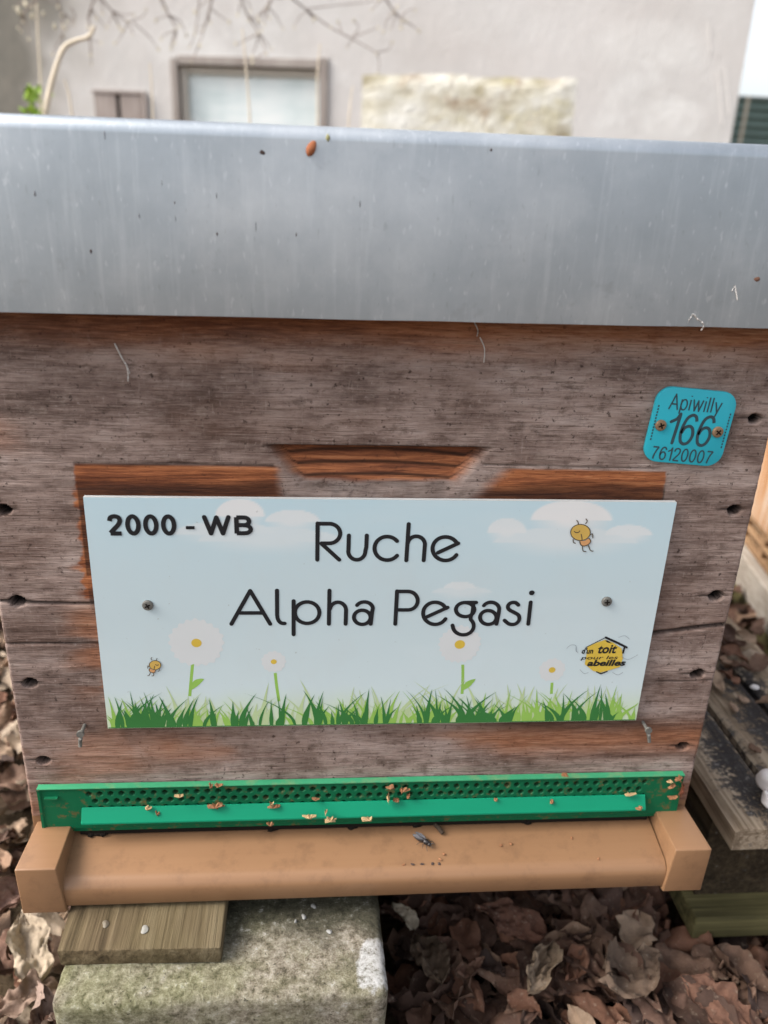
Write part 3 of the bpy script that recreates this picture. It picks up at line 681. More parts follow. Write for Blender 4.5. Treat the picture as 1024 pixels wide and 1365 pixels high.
for (px, py, w_, h_, y, m_) in ((292, 1046, 16, 5, -.0072, WAX), (281, 1047, 6, 8, -.0072, WAX), (288, 1074, 22, 8, -.0075, WAX), (362, 1072, 8, 12, -.0075, WAXP), (210, 1083, 10, 9, -.0075, WAX), (196, 1076, 12, 7, -.0075, WAXP),
        (520, 1049, 16, 7, -.0072, WAX), (536, 1053, 22, 8, -.0070, WAX), (545, 1060, 9, 14, -.0072, WAX), (518, 1064, 5, 16, -.0085, WAXP), (530, 1066, 12, 10, -.0075, WAX),
        (412, 1088, 20, 6, -.0125, WAXP), (434, 1083, 5, 16, -.0118, WAXP), (441, 1092, 22, 8, -.0138, WAXP), (492, 1091, 20, 8, -.0132, WAXP), (360, 1098, 10, 6, -.0148, WAX), (755, 1032, 14, 8, -.0075, WAX),
        (838, 1058, 22, 5, -.0075, WAXP), (852, 1077, 10, 6, -.0122, WAX), (735, 1068, 8, 5, -.0080, WAX), (366, 1074, 26, 4, -.0075, WAX), (240, 1060, 14, 4, -.007, WAXP), (420, 1064, 12, 4, -.007, WAX), (660, 1065, 10, 5, -.0072, WAX),
        (905, 1037, 14, 10, -.0062, WAX), (909, 1052, 9, 24, -.006, m_flat('dark_propolis', (.17,.055,.03), .6, .4, .4, 0, 500)), (896, 1047, 14, 10, -.007, WAX), (898, 1062, 18, 7, -.007, WAX), (893, 1041, 10, 4, -.007, WAXP)):
    sd += 1; c = at(px, py, y); k = .00031
    flake(c, w_*k, h_*k*1.1, sd).build('propolis_scrap', m_, ent, smooth=False)
for k, (px, py) in enumerate(((120, 1112), (130, 1110), (139, 1112), (365, 1104), (470, 1100), (555, 1096), (700, 1092))):
    c = atz(px, py, .0178); b = MB(); b.blob((c[0], -.003, .0182), (.003, .002, .0016), 300+k, .35); b.build('dark_crumb', HOLE, land)
for k, (px, py) in enumerate(((553, 1165), (566, 1166), (580, 1164), (589, 1163), (592, 1137), (587, 1143), (542, 1175), (668, 1127), (681, 1125), (762, 1118), (805, 1155))):
    c = atz(px, py, .0145); zb = .0133+(c[1]+.027)*.16; b = MB(); b.blob((c[0], max(c[1], -.030), zb if c[1] > -.029 else .0118), (.0011, .0009, .0005), 320+k, .3, 8, 5); b.build('dirt_crumb', WAX if k > 3 else DIRT, land)
# --- bent nails under the sign
for (px, py, dx) in ((113, 966, -.001), (857, 962, .002)):
    c = at(px, py); b = MB(); b.tube([(c[0], .004, c[2]), (c[0], -.0075, c[2]-.0003), (c[0]+dx*.4, -.0095, c[2]-.0035), (c[0]+dx, -.0095, c[2]-.0085)], [.0010, .0011, .0012, .0011], 10)
    b.tube([(c[0], -.0102, c[2]+.0004), (c[0], -.0086, c[2]+.0004)], .0022, 12); b.build('bent_nail', ZINC, hive, smooth=True)

# ================================================================== NAME SIGN
SX0, SX1, SZ0, SZ1, SY = .0541, .3813, .1000, .2489, -.0042
sign = empty('name_sign', (.2177, -.002, SZ0), 'pale blue sign lettered Ruche Alpha Pegasi with printed daisies and grass', 'sign')
X, Z = np.meshgrid(np.linspace(SX0, SX1, 330), np.linspace(SZ0, SZ1, 150)); Y = np.full_like(X, SY)
px_, py_ = topix(np.stack([X, Y, Z], -1).reshape(-1, 3)); px_ = px_.reshape(X.shape); py_ = py_.reshape(X.shape)
v = (Z-SZ0)/(SZ1-SZ0); top_c = np.array([.475, .62, .675]); mid_c = np.array([.50, .595, .62]); low_c = np.array([.575, .665, .675])
cc = np.where(v[..., None] > .5, mid_c+(top_c-mid_c)*((v-.5)/.5)[..., None]**1.5, low_c+(mid_c-low_c)*(v/.5)[..., None])
cl = np.zeros_like(X)
for (cx, cy_, rx, ry, s_) in ((320, 688, 34, 24, .9), (390, 696, 38, 17, .7), (300, 712, 70, 18, .5), (360, 722, 100, 20, .45), (676, 710, 27, 20, .75), (762, 694, 56, 28, .95), (838, 714, 33, 15, .7), (754, 724, 100, 22, .5), (613, 784, 22, 9, .6), (616, 791, 42, 10, .35)):
    d = np.hypot((px_-cx)/rx, (py_-cy_)/ry); soft = np.where(py_ > cy_, .75, .06)
    cl = np.maximum(cl, s_*np.clip((1-d)/soft+.0, 0, 1)*np.clip(1-(py_-cy_)/ry*.6, .2, 1))
cc = cc+(np.array([.72, .705, .69])-cc)*(np.clip(cl, 0, 1)*.95)[..., None]
cc = cc+(np.array([.56, .64, .66])-cc)*(.35*sstep(.5, .75, fbm(X*8, Z*40, 71)))[..., None]
gg = sstep(.20, .02, v+.05*(fbm(X*60, Z*0, 5)-.5)); cc = cc+(np.array([.52, .62, .40])-cc)*(gg*.8)[..., None]
face = grid_mesh('printed_face', X, Y, Z, PRINT, sign, np.concatenate([cc, np.ones_like(X)[..., None]], -1))
b = MB(); b.box(SX0, SX1, SY+.0002, -.0012, SZ0, SZ1); b.build('panel', m_flat('white_panel_edge', (.55,.56,.55), .5), sign)
def P2(px, py): p = at(px, py, SY); return (p[0], p[2])
yl = [SY]
def lay(d=.00003): yl[0] -= d*.35; return yl[0]
# daisies
for (cx, cy_, R_, rc, stem, leafp) in ((262, 857, 38, 7, [(257, 884), (255, 905), (253, 928)], [(254, 920), (262, 910), (272, 905)]), (365, 882, 17, 4, [(367, 897), (369, 915), (372, 935)], None), (613, 859, 29, 7, [(617, 886), (617, 905), (616, 925)], [(617, 920), (624, 912), (634, 905)]), (736, 893, 18, 4.5, [(736, 910), (735, 925)], None)):
    yl[0] = SY; b = MB(); y = lay(.00005); c = np.array(P2(cx, cy_)); kx = P2(cx+1, cy_)[0]-c[0]; rw = R_*kx
    d = b.ribbon(crom([P2(*p) for p in stem], 5), .0009, y, 0, round_caps=False).build('daisy_print', [GR[1]], sign)
    b = MB(); n = 40 if R_ > 20 else 26
    b.flat([(c[0]+rw*(.95+.045*math.cos(n/2*t)+.02*math.sin(5*t))*math.cos(t), c[1]+rw*(.95+.045*math.cos(n/2*t)+.02*math.sin(5*t))*math.sin(t)) for t in np.linspace(0, 2*PI, 6*n+1)[:-1]], y-.00003)
    b.build('petals', PETAL, d)
    b = MB(); b.flat([(c[0]+rc*kx*math.cos(t), c[1]+rc*kx*.95*math.sin(t)) for t in np.linspace(0, 2*PI, 19)[:-1]], lay(.0002)); b.build('flower_centre', YELLOW, d)
    if leafp:
        b = MB(); b.ribbon(crom([P2(*p) for p in leafp], 5), [.0002, .0006, .0011, .0016, .0019, .0020, .0019, .0015, .0011, .0006, .0001], lay(), 0, round_caps=False); b.build('leaf_print', GR[1], d)
# printed grass in three tones
yl[0] = SY-.00009
rg = random.Random(5)
def blade(mb, xb, hh, lean, wdt, y):
    n = 7; L = []; R_ = []
    for i in range(n+1):
        t = i/n; x = xb+lean*t**1.7; z = SZ0+.0004+hh*t*(1-.12*abs(lean)/(hh+1e-6)*t); ww = wdt*(1-t)**.75*(.75+.5*math.sin(PI*min(t*1.6, 1)))
        L.append((min(max(x-ww, SX0+.0003), SX1-.0003), z)); R_.append((min(max(x+ww, SX0+.0003), SX1-.0003), z))
    mb.flat(L+R_[::-1][1:], y)
for lev, (cnt, h0, h1, w0, w1, mname) in enumerate(((130, .012, .036, .0010, .0024, 'pale'), (170, .010, .028, .0008, .0018, 'light'), (150, .010, .030, .0009, .0020, 'dark'))):
    b = MB(); cl_ = [rg.uniform(SX0, SX1) for _ in range(26)]
    for i in range(cnt):
        xb = rg.choice(cl_)+rg.gauss(0, .006) if rg.random() < .75 else rg.uniform(SX0, SX1)
        if not SX0+.001 < xb < SX1-.001: continue
        h_ = rg.uniform(h0, h1)*rg.uniform(.65, 1); blade(b, xb, h_, rg.gauss(0, .55)*h_*.8, rg.uniform(w0, w1), lay(.0000006))
    if lev == 2: b.flat([(SX0+.0005, SZ0+.0003), (SX1-.0005, SZ0+.0003), (SX1-.0005, SZ0+.0009), (SX0+.0005, SZ0+.0009)], lay())
    lay(.00005); b.build('grass_print', GR[lev], sign)
yl[0] = SY-.00016
# lettering: monoline strokes
def c1(p): return P2(405+p[0]/4.6545, 685+p[1]/4.6545)
def c2(p): return P2(300+p[0]/4.876, 775+p[1]/4.876)
def c3(p): return P2(515+p[0]/4.876, 775+p[1]/4.876)
def ell(cx, cy_, rx, ry, n=26): return [(cx+rx*math.cos(t), cy_+ry*math.sin(t)) for t in np.linspace(0, 2*PI, n+1)[:-1]]
def arcp(cx, cy_, rx, ry, a0, a1, n=18): return [(cx+rx*math.cos(math.radians(t)), cy_+ry*math.sin(math.radians(t))) for t in np.linspace(a0, a1, n)]
def word(name, conv, strokes, hw=.00118, mat=INK):
    b = MB()
    for s_ in strokes:
        closed = s_[0] == 'o'; pts = s_[1:] if s_[0] in ('o', 'c', 'l') else s_
        if s_[0] == 'c': pts = crom(pts, 7)
        q = [conv(p) for p in pts]
        b.ribbon(q, hw, lay(.000012), closed=closed)
    return b.build(name, mat, sign)
word('lettering', c1, [
    ['l', (86, 58), (84, 284)], ['l', (86, 60), (150, 60)]+arcp(158, 121, 68, 61, -90, 90)+[(110, 182)], ['l', (110, 184), (220, 284)],
    ['l', (280, 133), (277, 225)]+arcp(329, 230, 53, 54, 180, 0)+[(388, 205), (391, 133)],
    ['l']+arcp(517, 213, 78, 73, -38, -322, 30),
    ['l', (651, 62), (636, 288)], ['l']+[(643, 185)]+arcp(698, 190, 54, 52, -170, -5, 14)+[(744, 288)],
    ['l']+arcp(879, 215, 80, 73, 32, 333, 36)+[(958, 182), (832, 240)]])
word('lettering', c2, [
    ['l', (42, 276), (164, 60), (294, 276)], ['l', (98, 204), (242, 204)],
    ['l', (338, 58), (339, 220)]+arcp(378, 222, 38, 50, 180, 88, 8)+[(388, 272)],
    ['l', (446, 126), (446, 344)], ['o']+ell(534, 202, 80, 70),
    ['l', (679, 58), (675, 276)], ['l']+[(680, 180)]+arcp(734, 188, 53, 54, -168, -5, 14)+[(784, 276)],
    ['l']+arcp(906, 178, 56, 46, -148, -8, 12)+[(956, 200), (947, 276)], ['o']+ell(892, 232, 54, 46)])
word('lettering', c3, [
    ['l', (70, 62), (58, 276)], ['l', (70, 64), (140, 64)]+arcp(142, 124, 62, 60, -90, 90)+[(66, 184)],
    ['l']+arcp(317, 206, 78, 72, 30, 334, 34)+[(398, 168), (262, 230)],
    ['o']+ell(512, 182, 60, 46), ['l', (520, 136), (584, 136)], ['l']+[(566, 150), (560, 200), (548, 230)]+arcp(500, 288, 68, 58, -45, 175, 24)+[(430, 284)],
    ['l']+arcp(680, 180, 54, 46, -148, -5, 12)+[(730, 205), (716, 276)], ['o']+ell(662, 233, 53, 45),
    ['c', (858, 152), (838, 136), (810, 138), (791, 156), (796, 180), (830, 200), (860, 220), (862, 252), (838, 275), (800, 276), (768, 252)],
    ['l', (938, 134), (922, 276)], ['l', (943, 74), (946, 72)]])
b = MB(); c = c3((945, 73)); b.flat([(c[0]+.0017*math.cos(t), c[1]+.0016*math.sin(t)) for t in np.linspace(0, 2*PI, 17)[:-1]], lay()); b.build('lettering', INK, sign)
dg = None
def text(s_, px0, py0, px1, py1, parent, mat, y, bold=0.0, name='lettering', angle=None, slant=0.0):
    """built-in type, fitted between its lower left and its upper right corner on the plane y"""
    cu = bpy.data.curves.new('type', 'FONT'); cu.body = s_; cu.offset = bold; cu.resolution_u = 4; cu.shear = slant
    o = bpy.data.objects.new('type', cu); col.objects.link(o); bpy.context.view_layer.update()
    me = bpy.data.meshes.new_from_object(o.evaluated_get(bpy.context.evaluated_depsgraph_get()))
    bpy.data.objects.remove(o)
    n = len(me.vertices); a = np.zeros(n*3); me.vertices.foreach_get('co', a); a = a.reshape(-1, 3); mn, mx = a.min(0), a.max(0)
    t = (a[:, :2]-mn[:2])/(mx[:2]-mn[:2])
    if angle is None:
        q0, q1 = at(px0, py0, y), at(px1, py1, y); X_ = q0[0]+(q1[0]-q0[0])*t[:, 0]; Z_ = q0[2]+(q1[2]-q0[2])*t[:, 1]
    else:                                        # (px0,py0) centre, (px1,py1) world width and height
        q = at(px0, py0, y); ca, sa = math.cos(angle), math.sin(angle); dx = (t[:, 0]-.5)*px1; dz = (t[:, 1]-.5)*py1
        X_ = q[0]+dx*ca-dz*sa; Z_ = q[2]+dx*sa+dz*ca
    me.vertices.foreach_set('co', np.stack([X_, np.full(n, y), Z_], -1).ravel()); me.materials.clear(); me.materials.append(mat)
    me.name = name; o = bpy.data.objects.new(name, me); col.objects.link(o); place(o, parent); return o
EL = lambda cx, cy_, rx, ry: ['o']+ell(cx, cy_, rx, ry)
GL = {'1': (.34, [['l', (.0, .72), (.2, .82), (.30, 1), (.30, 0)]]),
      '6': (.56, [['c', (.54, .80), (.46, .95), (.30, 1.0), (.12, .88), (.03, .58), (.03, .32), (.12, .08), (.29, .0), (.46, .08), (.54, .31), (.46, .54), (.30, .62), (.13, .55), (.04, .36)]]),
      '7': (.56, [['l', (.02, .98), (.55, .98)], ['c', (.55, .98), (.36, .66), (.24, .3), (.20, .0)]]),
      '2': (.56, [['c', (.03, .72), (.09, .92), (.28, 1.0), (.48, .92), (.52, .72), (.42, .5), (.2, .24), (.03, .03)], ['l', (.02, .0), (.56, .0)]]),
      '0': (.56, [EL(.28, .5, .26, .5)]), 'A': (.68, [['l', (.0, .0), (.34, 1.0), (.68, .0)], ['l', (.12, .34), (.56, .34)]]),
      'p': (.5, [['l', (.02, .7), (.02, -.28)], EL(.26, .35, .24, .35)]), 'i': (.08, [['l', (.04, .0), (.04, .72)], ['l', (.04, .93), (.04, 1.0)]]),
      'w': (.76, [['l', (.0, .72), (.2, .0), (.38, .70), (.56, .0), (.76, .72)]]), 'l': (.08, [['l', (.04, .0), (.04, 1.0)]]),
      'y': (.5, [['l', (.0, .72), (.26, .0)], ['c', (.5, .72), (.26, .02), (.18, -.22), (.06, -.28)]]),
      'W': (1.0, [['l', (.0, 1.0), (.25, .0), (.5, .98), (.75, .0), (1.0, 1.0)]]),
      'B': (.62, [['l', (.03, .0), (.03, 1.0)], ['l', (.03, .98), (.34, .98)]+[(.36+.2*math.sin(t), .75+.23*math.cos(t)) for t in np.linspace(0, PI, 9)]+[(.03, .52)], ['l', (.3, .52), (.38, .51)]+[(.38+.24*math.sin(t), .265+.245*math.cos(t)) for t in np.linspace(0, PI, 9)]+[(.03, .02)]])}
def strokes(txt, cx, cz, wd, ht, ang, hw, parent, mat, y0, gap=.17, slant=0.0):
    """monoline type centred on (cx, cz); ht is the capital height"""
    tot = sum(GL[c][0] for c in txt)+gap*(len(txt)-1); k = wd/tot; b = MB(); x = 0; ca, sa = math.cos(ang), math.sin(ang)
    for c in txt:
        for s_ in GL[c][1]:
            closed = s_[0] == 'o'; pts = crom(s_[1:], 6) if s_[0] == 'c' else s_[1:]; q = []
            for p in pts:
                dx = (x+p[0])*k-wd/2+slant*(p[1]-.5)*ht; dz = (p[1]-.5)*ht; q.append((cx+dx*ca-dz*sa, cz+dx*sa+dz*ca))
            y0 -= .000002; b.ribbon(q, hw, y0, closed=closed, round_caps=False)
        x += GL[c][0]+gap
    return b.build('lettering', mat, parent)
def between(txt, px0, py0, px1, py1, hw, gap=.17):
    q0, q1 = at(px0, py0, SY), at(px1, py1, SY); strokes(txt, (q0[0]+q1[0])/2, (q0[2]+q1[2])/2, q1[0]-q0[0]-2*hw, q1[2]-q0[2]-2*hw, .004, hw, sign, INK, lay(.00004), gap)
between('2000', 144, 713.5, 235, 685.5, .00125, .30); between('WB', 270.5, 713.5, 337, 686.5, .00125, .30); y = lay(.00004)
b = MB(); b.flat([P2(248, 701), P2(259.5, 701), P2(259.5, 705.2), P2(248, 705.2)], y); b.build('lettering', INK, sign)
# logo: yellow hexagon under a drawn roof
def c6(p): return P2(740+p[0]/8.533, 830+p[1]/8.533)
y = lay(.00005); b = MB(); b.flat([c6(p) for p in ((570, 190), (660, 225), (755, 290), (770, 400), (735, 500), (640, 530), (515, 565), (430, 545), (335, 470), (350, 400), (365, 275), (470, 225))], y); logo = b.build('logo', YELLOW, sign)
b = MB(); b.ribbon([c6((350, 278)), c6((575, 165))], .00025, lay()); b.ribbon([c6((575, 165)), c6((700, 222)), c6((812, 278))], .0007, lay()); b.ribbon([c6((788, 280)), c6((770, 340))], .0006, lay()); b.ribbon([c6((470, 555)), c6((520, 578)), c6((590, 550))], .0004, lay())
b.flat([c6(p) for p in ((565, 195), (600, 200), (645, 235), (590, 220))], lay()); b.build('roof_line', INK, logo)
b = MB()
for pts in ([(720, 165), (790, 145), (845, 185)], [(750, 380), (830, 415), (940, 360)], [(130, 290), (180, 250), (235, 260), (240, 330)], [(280, 530), (330, 575), (380, 560)], [(650, 560), (710, 590), (770, 560)], [(240, 270), (235, 310), (260, 340)]):
    b.ribbon(crom([c6(p) for p in pts], 6), .00012, lay(.00001), round_caps=False)
b.build('flourish', THIN, logo)
y = lay(.00004)
def c6px(x, y_): return (740+x/8.533, 830+y_/8.533)
text("d'un", *c6px(300, 355), *c6px(442, 285), logo, INK, y, .03, slant=.2); text('toit', *c6px(482, 352), *c6px(712, 252), logo, INK, y, .03, slant=.2)
text('pour les', *c6px(288, 432), *c6px(720, 375), logo, INK, y, .01, slant=.2); text('abeilles', *c6px(362, 496), *c6px(812, 420), logo, INK, y, .04, slant=.2)
# two little bee drawings
def c7(p): return P2(740+p[0]/12.8, 680+p[1]/12.8)
def beedraw(cv, k):
    y0 = lay(.00005)
    a = MB(); a.flat([cv(p) for p in ell(430, 375, 168, 138)], y0); d = a.build('bee_drawing', BEEYEL, sign)
    a = MB(); a.flat([cv(p) for p in ((420, 520), (500, 520), (580, 470), (610, 530), (560, 580), (480, 605), (435, 575))], lay()); a.build('bee_body_print', ORANGEP, d)
    a = MB(); h = .00028*k
    a.ribbon([cv(p) for p in ell(430, 375, 168, 138)], h*.9, lay(), closed=True)
    for pts in ([(320, 355), (355, 378), (400, 370), (420, 345)], [(440, 400), (455, 470), (455, 515)], [(415, 525), (440, 590), (500, 605), (570, 575), (605, 520), (570, 470)], [(395, 240), (385, 190), (360, 170)], [(515, 230), (545, 180), (520, 140)],
                [(305, 490), (310, 545), (350, 560)], [(590, 420), (635, 400), (640, 470)], [(465, 610), (475, 690), (530, 700)], [(560, 590), (600, 680), (650, 695)]):
        a.ribbon(crom([cv(p) for p in pts], 5), h, lay(.00001), round_caps=False)
    a.build('bee_outline', m_flat('sketch_line', (.08,.06,.04), .5), d)
beedraw(c7, 1.0)
beedraw(lambda p: P2(207+(-(p[0]-430))*.046, 886+(p[1]-375)*.044), .8)
def screw(px, py, r, parent, mat, y, slotrot=.3, cross=True):
    c = at(px, py, y); b = MB(); n = 24; rings = [(r, 0.0005), (r, -.0003), (r*.85, -.0008), (r*.45, -.0010), (0.0, -.0010)]
    vs = [(c[0]+rr*math.cos(2*PI*i/n), y+dy, c[2]+rr*math.sin(2*PI*i/n)) for rr, dy in rings for i in range(n)]
    b.add(vs, [(k*n+i, k*n+(i+1) % n, (k+1)*n+(i+1) % n, (k+1)*n+i) for k in range(4) for i in range(n)])
    s_ = b.build('screw', mat, parent, smooth=True)
    b = MB()
    for a0 in ((slotrot, slotrot+PI/2) if cross else (slotrot,)):
        ca, sa = math.cos(a0), math.sin(a0); l, w_ = r*.55, r*.14
        b.flat([(c[0]+ca*i*l-sa*j*w_, c[2]+sa*i*l+ca*j*w_) for i, j in ((-1, -1), (1, -1), (1, 1), (-1, 1))], y-.00112-.00002*(a0 > 1))
    b.build('screw_slot', HOLE, s_)
screw(197, 807, .0031, sign, ZINC, SY-.0006, .5); screw(809, 802, .0031, sign, ZINC, SY-.0006, .1)

# ================================================================== NUMBER TAG
TY = -.0030; tc = np.array([.3815, .2925]); TA = math.radians(-4.2); tw, th_, tr_ = .0458, .0425, .0085
tagp = empty('number_tag', (tc[0], -.001, tc[1]-th_/2), 'turquoise plastic number tag marked 166 screwed to the front wood', 'tag')
poly = []
for (cx, cz, a0) in ((tw/2-tr_, th_/2-tr_, 0), (-tw/2+tr_, th_/2-tr_, 90), (-tw/2+tr_, -th_/2+tr_, 180), (tw/2-tr_, -th_/2+tr_, 270)):
    for t in np.linspace(a0, a0+90, 9):
        x, z = cx+tr_*math.cos(math.radians(t)), cz+tr_*math.sin(math.radians(t)); poly.append((tc[0]+x*math.cos(TA)-z*math.sin(TA), tc[1]+x*math.sin(TA)+z*math.cos(TA)))
b = MB(); b.prism(poly, TY, -.0006); b.build('plate', TAGB, tagp, bevel=.0005, seg=2, smooth=True)
def tg(px, py): p = at(px, py, TY); return p[0], p[2]
strokes('Apiwilly', *tg(928, 538), .0290, .0082, TA, .00042, tagp, GREYINK, TY-.0001, .2)
strokes('166', *tg(920.5, 573), .0245, .0165, TA, .00088, tagp, GREYINK, TY-.0001, .17, .06)
strokes('76120007', *tg(909, 606.5), .0350, .0070, TA, .00044, tagp, GREYINK, TY-.0001, .2)
for (x_, z0_, z1_) in ((-tw/2+.0022, -.009, .011), (tw/2-.0022, -.010, .010)):
    zc = z0_; b = MB()
    while zc < z1_:
        l = .0011; p_ = [(x_-.0004, zc), (x_+.0004, zc), (x_+.0004, zc+l), (x_-.0004, zc+l)]
        b.flat([(tc[0]+x*math.cos(TA)-z*math.sin(TA), tc[1]+x*math.sin(TA)+z*math.cos(TA)) for x, z in p_], TY-.0001); zc += .0017
    b.build('small_print', GREYINK, tagp)
screw(881, 567, .0031, tagp, RUSTY, TY-.0006, .4); screw(957, 576, .0031, tagp, RUSTY, TY-.0006, .9)

# ================================================================== small things on the hive
def insect(name, px, py, L, ang, label):
    c = atz(px, py, .0158); c = np.array([c[0], c[1], .0134+(c[1]+.027)*.16+.0018]); R = np.array([[math.cos(ang), -math.sin(ang), 0], [math.sin(ang), math.cos(ang), 0], [0, 0, 1]])
    T = lambda p: c+R@np.array(p)*L
    b = MB(); b.blob(T((.22, 0, .04)), (.19*L, .15*L, .14*L), 1, .03, 14, 9, 0, R); b.blob(T((.46, 0, .02)), (.10*L, .12*L, .10*L), 2, .03, 12, 8, 0, R); b.blob(T((-.22, 0, .02)), (.32*L, .16*L, .14*L), 3, .03, 14, 9, 0, R)
    for sg in (-1, 1):
        for k, (a_, o_) in enumerate(((.32, .25), (.2, .05), (.08, -.2))):
            b.tube([T((a_, sg*.1, -.02)), T((a_+o_*.4, sg*.24, .04)), T((a_+o_, sg*.34, -.13))], [.02*L, .018*L, .012*L], 6)
        b.tube([T((.52, sg*.05, .05)), T((.62, sg*.1, .1)), T((.74, sg*.12, .02))], [.012*L, .010*L, .008*L], 5)
    o = b.build(name, INSECT, None, smooth=True, angle=60)
    for sg in (-1, 1):
        b = MB(); q = [(.2, .04*sg, .17), (.0, .14*sg, .19), (-.25, .20*sg, .17), (-.5, .17*sg, .13), (-.56, .09*sg, .13), (-.35, .012*sg, .18)]
        n = len(q); b.add([T(p) for p in q]+[T((p[0], p[1], p[2]-.015)) for p in q], [tuple(range(n)), tuple(range(2*n-1, n-1, -1))]+[(i, (i+1) % n, n+(i+1) % n, n+i) for i in range(n)])
        w_ = b.build('wing', WING, None, origin=False); w_.parent = o; w_.location = -o.location
    return tag(o, label, 'insect')
insect('bee', 563, 1122, .0125, -.75, 'dark bee with grey folded wings on the ochre landing board')
c = atz(584, 1107, .0165); b = MB(); b.tube([(c[0]-.0028, c[1]+.0045, .0185), (c[0], c[1], .0192), (c[0]+.0024, c[1]-.0042, .0178)], [.0010, .0016, .0013], 8)
tag(b.build('debris_stick', m_flat('dark_brown_debris', (.045,.03,.02), .8, .2), None, smooth=True), 'small dark stick of debris just behind the bee on the landing board', 'debris')
c = at(415, 198, -.0218); b = MB(); b.blob(c, (.0019, .0010, .0034), 9, .10, 16, 10, 0, np.array([[.9, 0, .43], [0, 1, 0], [-.43, 0, .9]]))
tag(b.build('bud_scale', m_flat('orange_brown_scale', (.30,.10,.04), .7, .3, .5, 0, 500), None, smooth=True), 'orange brown bud scale stuck high on the metal roof front', 'bud scale')
def thread(name, pts, y, r, label, cat, mat=WEB):
    b = MB()
    for pl in pts: b.tube([at(px, py, y+.0006*math.sin(k*2.1)) for k, (px, py) in enumerate(pl)], r, 5)
    return tag(b.build(name, mat, None, smooth=True), label, cat)
thread('cobweb', [crom([(632, 429), (637, 440), (636, 448)], 4), crom([(640, 450), (646, 465), (645, 483)], 5)], -.0016, .00032, 'short pinkish thread of web hanging on wood below roof centre', 'cobweb')
thread('cobweb', [crom([(153, 458), (163, 478), (170, 490), (171, 508)], 5), [(168, 486), (173, 498)]], -.0012, .00042, 'pale broken thread of web on the upper left of the front wood', 'cobweb')
thread('cobweb', [crom([(917, 430), (924, 419), (929, 424), (938, 432), (935, 440)], 5), [(924, 419), (931, 428)], [(976, 388), (980, 380), (983, 400)]], -.0212, .00030, 'white tuft of web on the right of the roof lower edge', 'cobweb')

# ================================================================== supports
ZT = -.0100
p0, p1, p2 = atz(62, 1240, ZT), atz(75, 1268, ZT), atz(294, 1268, ZT); sth = .0125
sh = MB(); yb = .08; fy = p1[1]
sh.hexa([(p1[0]+.001, fy, ZT-sth), (p2[0], fy-.002, ZT-sth), (p2[0], yb, ZT-sth), (p1[0]-.004, yb, ZT-sth), (p1[0], fy, ZT), (p2[0], fy-.002, ZT), (p2[0], yb, ZT), (p1[0]-.004, yb, ZT)])
tag(sh.build('wood_offcut', SHIM, None, bevel=.0015, seg=2, smooth=True), 'grooved pine offcut wedged between the hive and the concrete block', 'wood offcut')
for k, (px, py, r) in enumerate(((193, 1240, .0028), (141, 1232, .0024))):
    c = atz(px, py, ZT); b = MB(); b.blob((c[0], c[1], ZT+.0003), (r*.85, r*.95, .0009), 500+k, .2, 16, 8)
    tag(b.build('dropping', m_flat('pale_dropping', (.27,.26,.23) if k == 0 else (.15,.125,.09), .6, .4), None, smooth=True), ('white dropping on the pine offcut below the landing board', 'faint grey dropping on the pine offcut, left of the white one')[k], 'dropping')
BZ = ZT-sth
def slab(name, x0, x1, y0, y1, z0, z1, seed, mat, label, cat, paint=None, nx=44, ny=60, nzz=26, amp=.004, rd=.006):
    """a rough block: a box shell with rounded edges and pitted faces"""
    V = {}; F = []; vs = []; cs = []
    def vid(i, j, k):
        if (i, j, k) in V: return V[i, j, k]
        p = np.array([x0+(x1-x0)*i/nx, y0+(y1-y0)*j/ny, z0+(z1-z0)*k/nzz])
        lo = np.array([x0, y0, z0])+rd; hi = np.array([x1, y1, z1])-rd; q = np.clip(p, lo, hi); d = p-q; l = np.linalg.norm(d)
        n_ = d/l if l > 0 else np.zeros(3); m_ = fbm(np.array(p[0]*35+p[2]*21), np.array(p[1]*35+p[2]*17), seed, 5)-.5
        big = fbm(np.array(p[0]*9+p[2]*7), np.array(p[1]*9-p[2]*5), seed+5, 3)-.5
        r = q+n_*(rd+amp*float(m_)+amp*1.2*float(big)); V[i, j, k] = len(vs); vs.append(r); cs.append(paint(r) if paint else (0, 0, 0, 1)); return V[i, j, k]
    for i in range(nx):
        for j in range(ny):
            F.append((vid(i, j, nzz), vid(i+1, j, nzz), vid(i+1, j+1, nzz), vid(i, j+1, nzz))); F.append((vid(i, j, 0), vid(i, j+1, 0), vid(i+1, j+1, 0), vid(i+1, j, 0)))
    for k in range(nzz):
        for i in range(nx):
            F.append((vid(i, 0, k), vid(i+1, 0, k), vid(i+1, 0, k+1), vid(i, 0, k+1))); F.append((vid(i+1, ny, k), vid(i, ny, k), vid(i, ny, k+1), vid(i+1, ny, k+1)))
        for j in range(ny):
            F.append((vid(0, j+1, k), vid(0, j, k), vid(0, j, k+1), vid(0, j+1, k+1))); F.append((vid(nx, j, k), vid(nx, j+1, k), vid(nx, j+1, k+1), vid(nx, j, k+1)))
    b = MB(); b.add(vs, F); return tag(b.build(name, mat, None, smooth=True, angle=0, colors=cs), label, cat)
wp = [atz(*p, BZ)[:2] for p in ((470, 1296), (484, 1258), (500, 1245), (518, 1258), (522, 1316), (478, 1318))]
def inpoly(x, y, pl):
    c = False
    for i in range(len(pl)):
        (xa, ya), (xb, yb_) = pl[i-1], pl[i]
        if (ya > y) != (yb_ > y) and x < (xb-xa)*(y-ya)/(yb_-ya)+xa: c = not c
    return c
